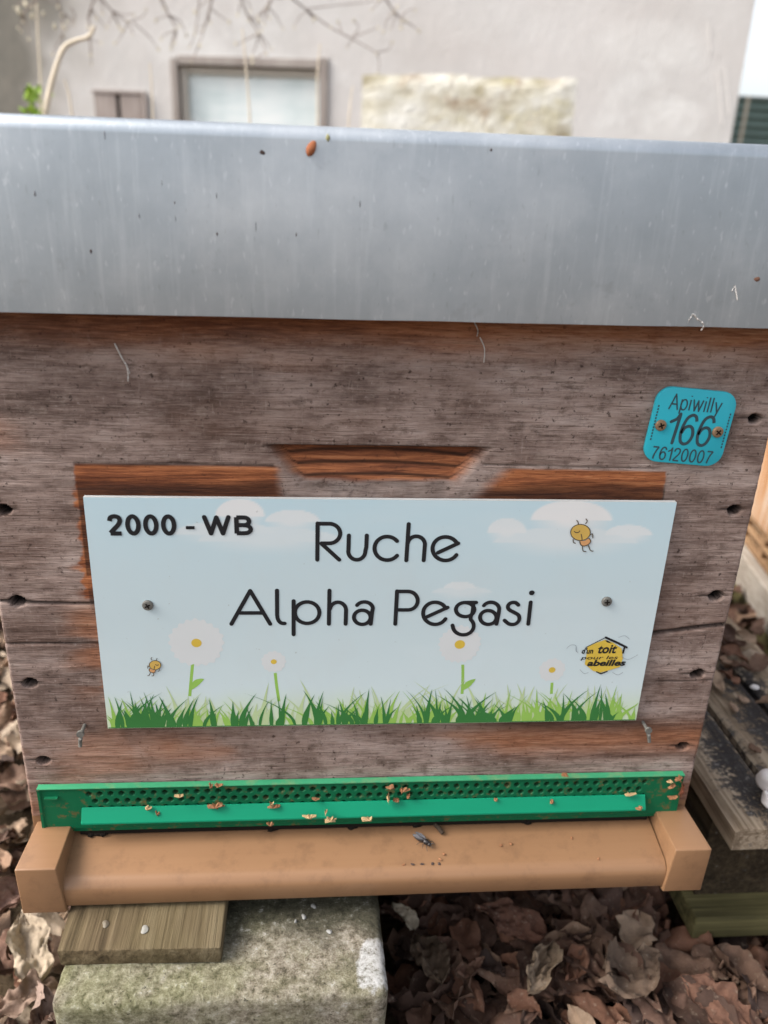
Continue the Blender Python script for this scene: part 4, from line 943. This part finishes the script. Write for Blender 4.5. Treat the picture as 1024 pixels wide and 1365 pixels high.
def bpaint(p):
    n = float(fbm(np.array(p[0]*60), np.array(p[1]*60+p[2]*40), 91)); wht = .9 if p[2] > BZ-.006 and inpoly(p[0]+(n-.5)*.012, p[1]+(n-.5)*.012, wp) else 0
    onf = 1 if p[2] < BZ-.008 else 0
    moss = .65*float(sstep(.175, .06, np.array(p[0]+(n-.5)*.16)))*(1-.35*onf)*float(sstep(.3, .55, np.array(n+.1)))
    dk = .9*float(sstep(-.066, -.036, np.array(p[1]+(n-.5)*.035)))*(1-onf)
    return (wht, moss, dk, 1)
bx0 = atz(80, 1300, BZ)[0]; bx1 = atz(517, 1313, BZ)[0]; bf = -.0895
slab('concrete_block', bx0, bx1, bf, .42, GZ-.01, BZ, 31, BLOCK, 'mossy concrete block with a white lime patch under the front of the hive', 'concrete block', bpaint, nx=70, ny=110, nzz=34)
for k, (px, py, r) in enumerate(((405, 1222, .0020), (439, 1242, .0019), (418, 1208, .0020), (394, 1228, .0013))):
    c = atz(px, py, BZ); b = MB(); b.blob((c[0], c[1], BZ+.0002), (r*.7, r*.9, .0006), 540+k, .25, 14, 8)
    tag(b.build('lime_fleck', m_flat('lime_white', (.27,.265,.25), .7, .3), None, smooth=True), 'small whitish fleck on the concrete block below the landing board', 'fleck', 'white flecks on the concrete block')
slab('concrete_block', .24, .43, .28, .48, GZ-.01, -.0088, 32, BLOCK, 'concrete block under the back right corner of the hive', 'concrete block', None, 12, 12, 8)

# ---------------- pallet beside the hive on the right
pal = empty('pallet', (.75, .5, GZ), 'old wooden pallet with black tar stains right of the hive', 'pallet')
PZT = atx(985, 1105, .482)[2]; pf = atx(985, 1105, .482)[1]; bt = .021
pxs = []
def board(mb, x0, x1, y0, y1, z0, z1, skew=0.0, n=36):
    vs = []; m = 9
    for j in range(n+1):
        yy = y0+(y1-y0)*j/n
        for i in range(m):
            xx = x0+(x1-x0)*i/(m-1)+skew*(yy-y0); ed = min(i, m-1-i); zr = z1-(.003 if ed == 0 else 0)-.004*float(fbm(np.array(xx*45), np.array(yy*22), 7))
            vs.append((xx+(.005*float(fbm(np.array(yy*25), np.array(xx), 5)-.5) if ed == 0 else 0), yy, zr))
    t = len(vs); vs += [(x, y, z0) for (x, y, z) in vs]; fs = []
    for j in range(n):
        for i in range(m-1):
            a = j*m+i; fs += [(a, a+1, a+m+1, a+m), (t+a, t+a+m, t+a+m+1, t+a+1)]
        a = j*m; fs += [(a, a+m, t+a+m, t+a), (a+m-1, t+a+m-1, t+a+2*m-1, a+2*m-1)]
    for i in range(m-1): fs += [(i, t+i, t+i+1, i+1), (n*m+i, n*m+i+1, t+n*m+i+1, t+n*m+i)]
    mb.add(vs, fs); return vs
def stain(vs, regs):
    out = []
    for (x, y, z) in vs:
        s_ = 0
        for (cx, cy_, rx, ry) in regs: s_ = max(s_, 1.15-math.hypot((x-cx)/rx, (y-cy_)/ry))
        out.append((min(max(s_, 0), 1), 0, 0, 1))
    return out
def zpt(px, py): return atz(px, py, PZT)
regs = []; xe0 = zpt(998, 842)[0]

for (px, py, rx, ry) in ((958, 975, .020, .09), (975, 1010, .028, .07), (1003, 1050, .030, .05), (1010, 930, .022, .07), (1024, 965, .03, .07), (990, 905, .03, .05)):
    q = zpt(px, py); regs.append((q[0], q[1], rx, ry))
xe = zpt(998, 842)[0]

wb_ = (xe-.482-.012)/3
for (xa, xb, s_) in ((.482, .482+wb_, .0), (.482+wb_+.006, .482+2*wb_+.006, .0), (.482+2*wb_+.012, xe, .0)):
    mb = MB(); vs = board(mb, xa, xb, pf+random.uniform(0, .004), pf+.95, PZT-bt, PZT, s_); mb.build('deck_board', PALLET, pal, colors=stain(vs, regs))
def plain(c, n): return [c]*n
for yy in (pf+.035, pf+.44, pf+.85):
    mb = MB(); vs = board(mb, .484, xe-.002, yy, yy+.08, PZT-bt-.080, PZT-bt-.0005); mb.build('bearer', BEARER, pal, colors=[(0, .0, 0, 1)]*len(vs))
for yy in (pf+.012, pf+.43, pf+.84):
    mb = MB(); mb.box(.475, xe+.01, yy, yy+.10, PZT-bt-.102, PZT-bt-.0805)
    mb.build('base_board', MOSSW, pal, bevel=.002)
# white scrap and pebble on the pallet
rs = np.random.default_rng(3); c = zpt(1022, 1065); b = MB()
b.blob((c[0]+.01, c[1], PZT+.010), (.012, .018, .009), 61, .3, 22, 14); b.blob((c[0]-.004, c[1]-.006, PZT+.005), (.004, .006, .005), 62, .25, 16, 10)
tag(b.build('chalk_lump', PAPER, None, smooth=True), 'crumpled chalky white lump on the stained pallet at the right edge', 'lump')
c = zpt(1006, 917); b = MB(); b.blob((c[0], c[1], PZT+.001), (.004, .003, .002), 63, .15); tag(b.build('pebble', PAPER, None, smooth=True), 'tiny white pebble on the black stain of the pallet', 'pebble')
for k, (px, py) in enumerate(((962, 902), (968, 888), (966, 872), (975, 845), (978, 946), (1005, 1000), (990, 935))):
    c = zpt(px, py); b = MB(); b.blob((c[0], c[1], PZT+.002), (.0035, .005, .0025), 660+k, .3, 12, 7); tag(b.build('bark_crumb', m_flat('bark_brown', (.16,.10,.07) if k % 2 else (.30,.21,.15), .9, .1, .3, 0, 200), None), 'brown bark crumb on the far part of the stained pallet', 'bark crumb', 'bark crumbs on the stained pallet')

# ---------------- second stand further back on the right: timber beam, slatted base, orange box
A = atz(985, 785, GZ+.03); B = atz(1024, 846, GZ+.03); dv = (A-B); dv /= np.linalg.norm(dv); nn = np.array([dv[1], -dv[0], 0.])
hA = onpl(988, 738, A, nn)[2]; s_ = B-dv*.25; e_ = A+dv*.45; sd_ = np.array([dv[1], -dv[0], 0.]);
if sd_[0] < 0: sd_ = -sd_
mb = MB(); mid = (hA+GZ+.03)/2
mb.beam(s_+sd_*.045+np.array([0, 0, hA-(GZ+.03)]), e_+sd_*.045+np.array([0, 0, hA-(GZ+.03)]), .09, (hA-(GZ+.0))*.65)
tag(mb.build('timber_beam', GREYW, None, bevel=.003, seg=2), 'bleached square timber beam on the ground beyond the pallet', 'beam')
mb = MB(); mb.beam(s_+sd_*.05+np.array([0, 0, (hA-GZ)*.35-.03]), e_+sd_*.05+np.array([0, 0, (hA-GZ)*.35-.03]), .10, (hA-GZ)*.35+.01)
tag(mb.build('mossy_sleeper', MOSSW, None, bevel=.004, seg=2), 'green mossy sleeper under the bleached timber beam', 'sleeper')
crate = empty('slatted_stand', tuple(e_+sd_*.2+np.array([0, 0, hA-GZ-.03])), 'warm brown slatted stand on the bleached timber beam', 'stand')
za = hA+.001; H1 = onpl(1003, 703, A+sd_*.0, nn)[2]; H1 = max(H1, za+.05)
for (z0, z1) in ((za, za+.010), (za+(H1-za)*.5-.004, za+(H1-za)*.5+.004), (H1-.010, H1)):
    mb = MB(); mb.beam(s_+sd_*.02+np.array([0, 0, z1-(GZ+.03)]), e_+sd_*.02+np.array([0, 0, z1-(GZ+.03)]), .012, z1-z0-.001); mb.build('slat', SLATW, crate, bevel=.0015)
L_ = np.linalg.norm(e_-s_)
for t in np.arange(.04, L_, .085):
    q = s_+dv*t+sd_*.02; mb = MB(); mb.beam(q+np.array([0, 0, H1-.0125-(GZ+.03)])-dv*.012, q+np.array([0, 0, H1-.0105-(GZ+.03)])+dv*.008, .010, H1-za-.022); mb.build('post', SLATW, crate, bevel=.001)
mb = MB(); mb.beam(s_+sd_*.22+np.array([0, 0, H1-.013-(GZ+.03)]), e_+sd_*.22+np.array([0, 0, H1-.013-(GZ+.03)]), .28, H1-za-.02); mb.build('frame_or_dark_fill', HOLE, crate)  # black filler box, painted dark for the shaded gaps behind the slats
mb = MB(); bh = .30
mb.beam(s_+sd_*.20+np.array([0, 0, H1+bh-(GZ+.03)])+dv*.02, e_+sd_*.20+np.array([0, 0, H1+bh-(GZ+.03)]), .38, bh-.0015)
ob = mb.build('hive_box', ORW, None, bevel=.003, seg=2); tag(ob, 'orange weathered wooden hive box on the slatted stand at the right edge', 'hive box')
lid = MB(); lid.beam(s_+sd_*.20+np.array([0, 0, H1+bh+.03-(GZ+.03)]), e_+sd_*.20+np.array([0, 0, H1+bh+.03-(GZ+.03)])+dv*.02, .40, .029); l_ = lid.build('roof', METAL, ob, bevel=.003); l_.location = -ob.location

# ================================================================== LEAVES
PAL = np.array([(.10,.056,.040), (.15,.082,.056), (.19,.112,.076), (.20,.097,.060), (.30,.19,.125), (.38,.265,.18), (.48,.375,.275), (.07,.043,.034)])
def leaf_shape(n, m, seed, curl=1.0):
    r = np.random.default_rng(seed); s_ = np.linspace(0, 1, n); t = np.linspace(-1, 1, m)
    lob = r.integers(0, 4); w_ = (s_**.55*(1-s_)**.8)*r.uniform(.55, .85)
    if lob == 1: w_ = w_*(1+.22*np.sin(s_*PI*r.integers(2, 4)*2))
    w_ = w_*(1+.5*(vnoise(s_*5+seed, s_*0+.5, seed)-.5)+.10*(vnoise(s_*17, s_*0+3.5, seed)-.5)); w_[0] = .012; w_[-1] = .006
    S_, T_ = np.meshgrid(s_, t, indexing='ij'); Wd = w_[:, None]
    ph_ = r.uniform(.4, 2.3)*curl*(.4+.6*S_); x = np.sin(ph_*T_)*Wd/ph_; zr_ = (1-np.cos(ph_*T_))*Wd/ph_; y = S_-.5; k = r.uniform(-2.2, 2.8)*curl; fold = r.uniform(.0, .7)*curl; tw_ = r.uniform(-1.2, 1.2)*curl
    z = zr_+fold*np.abs(T_)*Wd*.6+.2*curl*(fbm(S_*4+seed, T_*2+7, seed)-.5)*2+.016*np.sin((S_-.5*np.abs(T_))*2*PI*6)*(np.abs(T_) > .02)+.05*(.3+np.abs(T_))*(fbm(S_*9+seed, T_*3, seed+3)-.5)*2
    ang = tw_*(S_-.5); x, z = x*np.cos(ang)-z*np.sin(ang), x*np.sin(ang)+z*np.cos(ang)
    th = k*(S_-.5); rr = 1/k if abs(k) > .15 else None
    if rr: y2 = np.sin(th)*(rr-z); z2 = rr-np.cos(th)*(rr-z); y, z = y2, z2
    return np.stack([x, y, z], -1).reshape(-1, 3)
def faces_grid(n, m): return np.array([(i*m+j, (i+1)*m+j, (i+1)*m+j+1, i*m+j+1) for i in range(n-1) for j in range(m-1)])
def rotm(yaw, tilt, az):
    cz_, sz_ = math.cos(yaw), math.sin(yaw); Rz = np.array([[cz_, -sz_, 0], [sz_, cz_, 0], [0, 0, 1]])
    ax = np.array([math.cos(az), math.sin(az), 0]); K = np.array([[0, -ax[2], ax[1]], [ax[2], 0, -ax[0]], [-ax[1], ax[0], 0]])
    return (np.eye(3)+math.sin(tilt)*K+(1-math.cos(tilt))*K@K)@Rz
def leaf_mass(name, regions, n, m, label, seed):
    r = np.random.default_rng(seed); shp = [leaf_shape(n, m, seed*50+i, r.uniform(.4, 1.1)) for i in range(28)]; Fg = faces_grid(n, m); V = []; F = []; Cc = []; k = 0
    for (x0, x1, y0, y1, cnt, smin, smax, zlo, zhi, wts) in regions:
        wts = np.array(wts, float); wts /= wts.sum()
        for _ in range(cnt):
            s_ = r.uniform(smin, smax); x, y = r.uniform(x0, x1), r.uniform(y0, y1); zz = zlo+(zhi-zlo)*r.random()**1.1
            if bx0-.03 < x < bx1+.03 and bf-.02 < y < .44 : continue
            if .47 < x < xe+.01 and pf-.005 < y < pf+.96 and zz+.03 > PZT-.11: continue
            v = shp[r.integers(len(shp))]*np.array([s_, s_, s_*r.choice([1, -1])])@rotm(r.uniform(0, 6.28), abs(r.normal(0, .5)), r.uniform(0, 6.28)).T
            V.append(v+np.array([x, y, zz])); F.append(Fg+k); k += len(v)
            c = PAL[r.choice(len(PAL), p=wts)]*r.uniform(.75, 1.25); Cc.append(np.tile(np.append(c, 1), (len(v), 1)))
    V = np.concatenate(V); F = np.concatenate(F); Cc = np.concatenate(Cc); me = bpy.data.meshes.new(name)
    me.vertices.add(len(V)); me.vertices.foreach_set('co', V.astype(np.float32).ravel()); me.loops.add(F.size); me.loops.foreach_set('vertex_index', F.astype(np.int32).ravel())
    me.polygons.add(len(F)); me.polygons.foreach_set('loop_start', np.arange(0, F.size, 4, dtype=np.int32)); me.update(); me.validate()
    me.polygons.foreach_set('use_smooth', [True]*len(F)); a = me.color_attributes.new('tint', 'FLOAT_COLOR', 'POINT'); a.data.foreach_set('color', Cc.astype(np.float32).ravel())
    me.materials.append(LEAF); o = bpy.data.objects.new(name, me); col.objects.link(o); return tag(o, label, None, kind='stuff')
dkw = (4, 5, 4, 4, 1.2, .6, .25, 2.5); ltw = (1, 1.6, 2, 1, 3, 3.5, 2.6, .7)  # dark mix puts the shade round the hive into the leaf colours
leaf_mass('leaf_litter', [(.18, .72, -.22, .34, 2600, .028, .062, GZ-.004, GZ+.038, dkw), (-.62, .06, -.15, 1.15, 3600, .022, .050, GZ-.004, GZ+.036, ltw),
                          (.62, 1.5, .35, 1.7, 1300, .035, .07, GZ-.004, GZ+.05, (2, 3, 3, 4, 2, 1, .5, 2)), (.483, xe, .13, .8, 0, .012, .03, PZT+.002, PZT+.006, ltw), (.0, .6, .3, .9, 260, .05, .08, GZ-.004, GZ+.03, dkw)], 15, 7, 'brown dead leaves covering the ground', 4)
leaf_mass('leaf_litter', [(-2, -.55, -1.2, 3.6, 1800, .04, .08, GZ-.004, GZ+.025, ltw), (-.55, 2.6, 1.1, 3.6, 1000, .04, .08, GZ-.004, GZ+.02, ltw), (1.3, 2.6, -1.2, 1.1, 500, .04, .08, GZ-.004, GZ+.02, ltw), (-.55, 1.3, -1.2, -.1, 1500, .04, .07, GZ-.004, GZ+.02, ltw)], 7, 5, 'brown dead leaves covering the ground', 9)
def frag(px, py, L, k):
    c = atz(px, py, PZT); c[2] = PZT+.002; v = leaf_shape(10, 7, 700+k, .7)*L@rotm(k*1.3, .25, k*2.1).T; v[:, 2] -= v[:, 2].min(); v = v+c; b = MB(); b.add(v, [tuple(f) for f in faces_grid(10, 7)])
    tag(b.build('leaf_fragment', LEAF, None, smooth=True, angle=0, colors=[(*PAL[k % 7], 1)]*len(v)), 'brown leaf fragment lying on the far boards of the stained pallet', 'leaf', 'leaf fragments on the stained pallet')
for k, (px, py, L) in enumerate(((966, 850, .03), (972, 866, .035), (963, 878, .03), (978, 880, .028), (970, 893, .03), (990, 858, .03), (1002, 880, .026), (961, 860, .03), (985, 900, .022), (1012, 892, .03), (969, 908, .025), (1018, 940, .02), (955, 915, .03))): frag(px, py, L, k)
def one_leaf(px, py, z, L, yaw, tilt, az, colr, seed, label, curl=1.0):
    c = atz(px, py, z); v = leaf_shape(44, 17, seed, curl*1.05)*.66*L@rotm(yaw, tilt, az).T+np.array([c[0], c[1], z]); b = MB(); b.add(v, [tuple(f) for f in faces_grid(44, 17)])
    tag(b.build('fallen_leaf', LEAF, None, smooth=True, angle=0, colors=[(*colr, 1)]*len(v)), label, 'leaf', 'large fallen leaves')
one_leaf(38, 1262, GZ+.045, .085, .5, .35, 1.0, (.50,.40,.29), 801, 'large pale tan leaf left of the pine offcut', .7)
one_leaf(40, 1330, GZ+.040, .075, 2.2, .3, 2.0, (.28,.19,.14), 802, 'brown folded leaf below the large pale tan leaf', .8)
one_leaf(60, 1350, GZ+.045, .065, .4, .5, .3, (.34,.24,.19), 803, 'narrow rolled leaf beside the left foot of the concrete block', 1.5)
one_leaf(20, 1190, GZ+.045, .07, -.7, .4, .5, (.22,.13,.10), 804, 'dark purplish leaf left of the landing board end', 1.0)
one_leaf(680, 1225, GZ+.05, .085, 1.2, .45, .2, (.15,.07,.045), 805, 'reddish brown curled leaf under the middle of the landing board', .9)
one_leaf(720, 1290, GZ+.048, .075, -.6, .3, 1.2, (.30,.22,.15), 806, 'tan crumpled leaf in the middle of the dark litter', 1.2)
one_leaf(840, 1300, GZ+.045, .10, -1.1, .25, 2.2, (.17,.115,.08), 807, 'long greyish brown leaf near the mossy pallet board', .7)
one_leaf(570, 1275, GZ+.045, .085, .2, .4, 2.5, (.15,.105,.07), 808, 'broad dark brown leaf right of the concrete block', .6)
one_leaf(955, 1335, GZ+.045, .08, .8, .2, .7, (.20,.10,.065), 809, 'reddish leaf in front of the mossy pallet board', .6)
one_leaf(540, 1220, GZ+.045, .04, .9, .5, .7, (.50,.42,.31), 810, 'small pale torn leaf touching the block right side', .8)

# ================================================================== plants behind the hive
def stalk(pts, y, r0, r1, label, name='dry_stalk', mat=STRAW, cat='stalk', buds=()):
    q = [at(px, py, y) for px, py in pts]; lo = q[0].copy(); lo[2] = GZ; q = [lo]+crom(q, 6); n = len(q); rad = np.linspace(r0, r1, n)
    b = MB(); b.tube(q, rad, 8); o = b.build(name, mat, None, smooth=True, angle=60); tag(o, label, cat, 'dry stalks behind the hive')
    for k, (px, py, s_) in enumerate(buds):
        c = at(px, py, y); bb = MB(); bb.blob(c, (s_*.6, s_*.5, s_), 900+k, .2, 10, 6); u_ = bb.build('bud', BUD, None, smooth=True, origin=False); u_.parent = o; u_.location = -o.location
    return o
stalk([(60, 150), (72, 100), (85, 65), (100, 55), (118, 49), (126, 35)], 1.7, .0065, .004, 'thick pale stem bending right near the top, left of the window')
stalk([(55, 150), (54, 100), (51, 50), (49, 5)], 1.8, .0030, .0022, 'thin straight pale stem with buds left of the thick bent stem', buds=((25, 14, .008), (34, 5, .006), (43, 21, .006), (58, 18, .005), (73, 35, .007)))
stalk([(96, 150), (92, 125), (86, 106)], 1.6, .0026, .0015, 'short leaning dry stalk between thick stem and shutter')
stalk([(204, 153), (202, 110), (200, 84)], 1.6, .0022, .0015, 'upright dry stalk just right of the wooden shutter')
stalk([(333, 155), (329, 100), (323, 38)], 1.5, .0024, .0014, 'long dry stalk crossing the middle of the window')
stalk([(423, 155), (423, 100), (427, 58)], 1.6, .0020, .0012, 'faint dry stalk along the right window post')
stalk([(465, 160), (468, 130), (470, 115)], 1.6, .0018, .0012, 'shortest dry stalk between the window and the stone patch')
gp = empty('green_plant', tuple(at(45, 150, 1.75)*np.array([1, 1, 0])+np.array([0, 0, GZ])), 'bright green leafy sprig at the foot of the thick bent stem', 'plant')
rp = random.Random(4); b = MB(); c0 = at(45, 150, 1.75); b.tube([(c0[0], c0[1], GZ), tuple(c0), tuple(at(46, 122, 1.75))], .002, 6); b.build('stem', m_flat('green_stem', (.14,.2,.05), .6), gp)
for i in range(34):
    c = at(rp.gauss(44, 7), rp.uniform(118, 165), 1.75+rp.uniform(-.05, .05)); L = rp.uniform(.022, .034); v = leaf_shape(8, 5, 60+i, .6)*L@rotm(rp.uniform(0, 6), rp.uniform(.5, 1.4), rp.uniform(0, 6)).T+c
    bb = MB(); bb.add(v, [tuple(f) for f in faces_grid(8, 5)]); bb.build('leaf', GREENLEAF, gp, smooth=True, angle=0)
# bare shrub whose thin twigs hang into the top of the view
ty = 2.2; tz0 = at(300, -160, ty)
tree = empty('bare_tree', (-.9, 2.5, GZ), 'bare grey twigged tree whose thin budded branches hang in front of the house wall', 'tree')
b = MB(); b.tube(crom([(-1.25, 2.6, GZ-.02), (-1.22, 2.58, .5), (-1.15, 2.52, 1.1), (-.95, 2.45, 1.55), (-.6, 2.35, 1.75), (-.1, 2.25, 1.80), (.5, 2.2, 1.72)], 6), list(np.linspace(.05, .012, 37)), 10); b.build('trunk', TWIG, tree, smooth=True)
def twig(pts, y, r0=.0030, r1=.0012, root=None):
    q = [at(px, py, y+.02*math.sin(k)) for k, (px, py) in enumerate(pts)]
    q = crom(q, 5)
    if root is not None: q = [np.array(root)]+q
    return q, r0, r1
tops = lambda px: np.array([at(px, -40, ty)[0], 2.28, 1.78])
groups = [
    ([(130, -5), (121, 10), (119, 35), (119, 50)], 130, [[(121, 10), (117, 25), (122, 35)], [(95, 10), (100, 25), (88, 40)]]),
    ([(132, -5), (150, 15), (170, 30), (178, 45)], 132, [[(150, 15), (165, 20), (180, 18)], [(178, 30), (200, 50), (210, 65)], [(170, 30), (190, 22), (196, 12)]]),
    ([(284, -5), (280, 10), (272, 40), (265, 60)], 284, [[(266, -5), (264, 20), (258, 50), (252, 65)], [(280, 12), (276, 30), (262, 38)]]),
    ([(320, -5), (330, 20), (345, 45), (355, 70)], 320, [[(330, 20), (342, 30), (348, 40)], [(320, 5), (318, 18)]]),
    ([(364, -5), (358, 10), (352, 30)], 364, [[(358, 10), (352, 16), (346, 30)]]),
    ([(386, -5), (410, 14), (440, 36), (470, 52), (502, 70)], 386, [[(410, 12), (440, 8), (480, 4), (505, 0)], [(470, 50), (478, 38), (472, 26)], [(470, 50), (490, 42), (505, 36)], [(502, 70), (518, 66), (522, 55)], [(455, 42), (452, 30)]]),
    ([(512, -5), (525, 15), (535, 28)], 512, [[(535, 28), (540, 16), (552, 12)], [(535, 28), (534, 36)], [(525, 15), (528, 8)]]),
    ([(50, -5), (42, 8), (30, 18)], 50, [[(42, 8), (28, 4), (20, 12)]]),
    ([(215, -5), (225, 20), (235, 40), (232, 58)], 215, [[(225, 20), (240, 28), (248, 45)], [(235, 40), (228, 60)]]),
    ([(75, -5), (82, 18), (84, 45)], 75, [[(82, 18), (92, 28)]])]
rt = random.Random(8)
for k, (main, rootx, subs) in enumerate(groups):
    mb = MB(); yv = ty+.12*math.sin(k*1.7)
    q, r0, r1 = twig(main, yv, .0027, .0013, tops(rootx)); mb.tube(q, list(np.linspace(.0026, .0013, len(q))), 6)
    for j in range(5):
        p = main[rt.randrange(len(main))]; a_ = rt.uniform(.3, 2.8); l_ = rt.uniform(14, 34)
        subs = subs+[[p, (p[0]+l_*.5*math.cos(a_)+rt.uniform(-3, 3), p[1]+l_*.45*math.sin(a_)), (p[0]+l_*math.cos(a_), p[1]+l_*math.sin(a_)+rt.uniform(-5, 4))]]
    for s_ in subs:
        q, r0, r1 = twig(s_, yv+.01, .0016, .0009); mb.tube(q, list(np.linspace(.0017, .0009, len(q))), 5)
    br = mb.build('branch', TWIG, tree, smooth=True, angle=60)
    ends = [main[-1]]+[s_[-1] for s_ in subs]+[main[len(main)//2]]
    for (ex_, ey) in ends:
        c = at(ex_+rt.uniform(-2, 2), ey+rt.uniform(-2, 3), yv); bb = MB(); s_ = rt.uniform(.003, .0058); bb.blob(c, (s_*.6, s_*.6, s_), int(ex_*7+ey), .2, 8, 5); bb.build('bud', BUD, br, smooth=True)
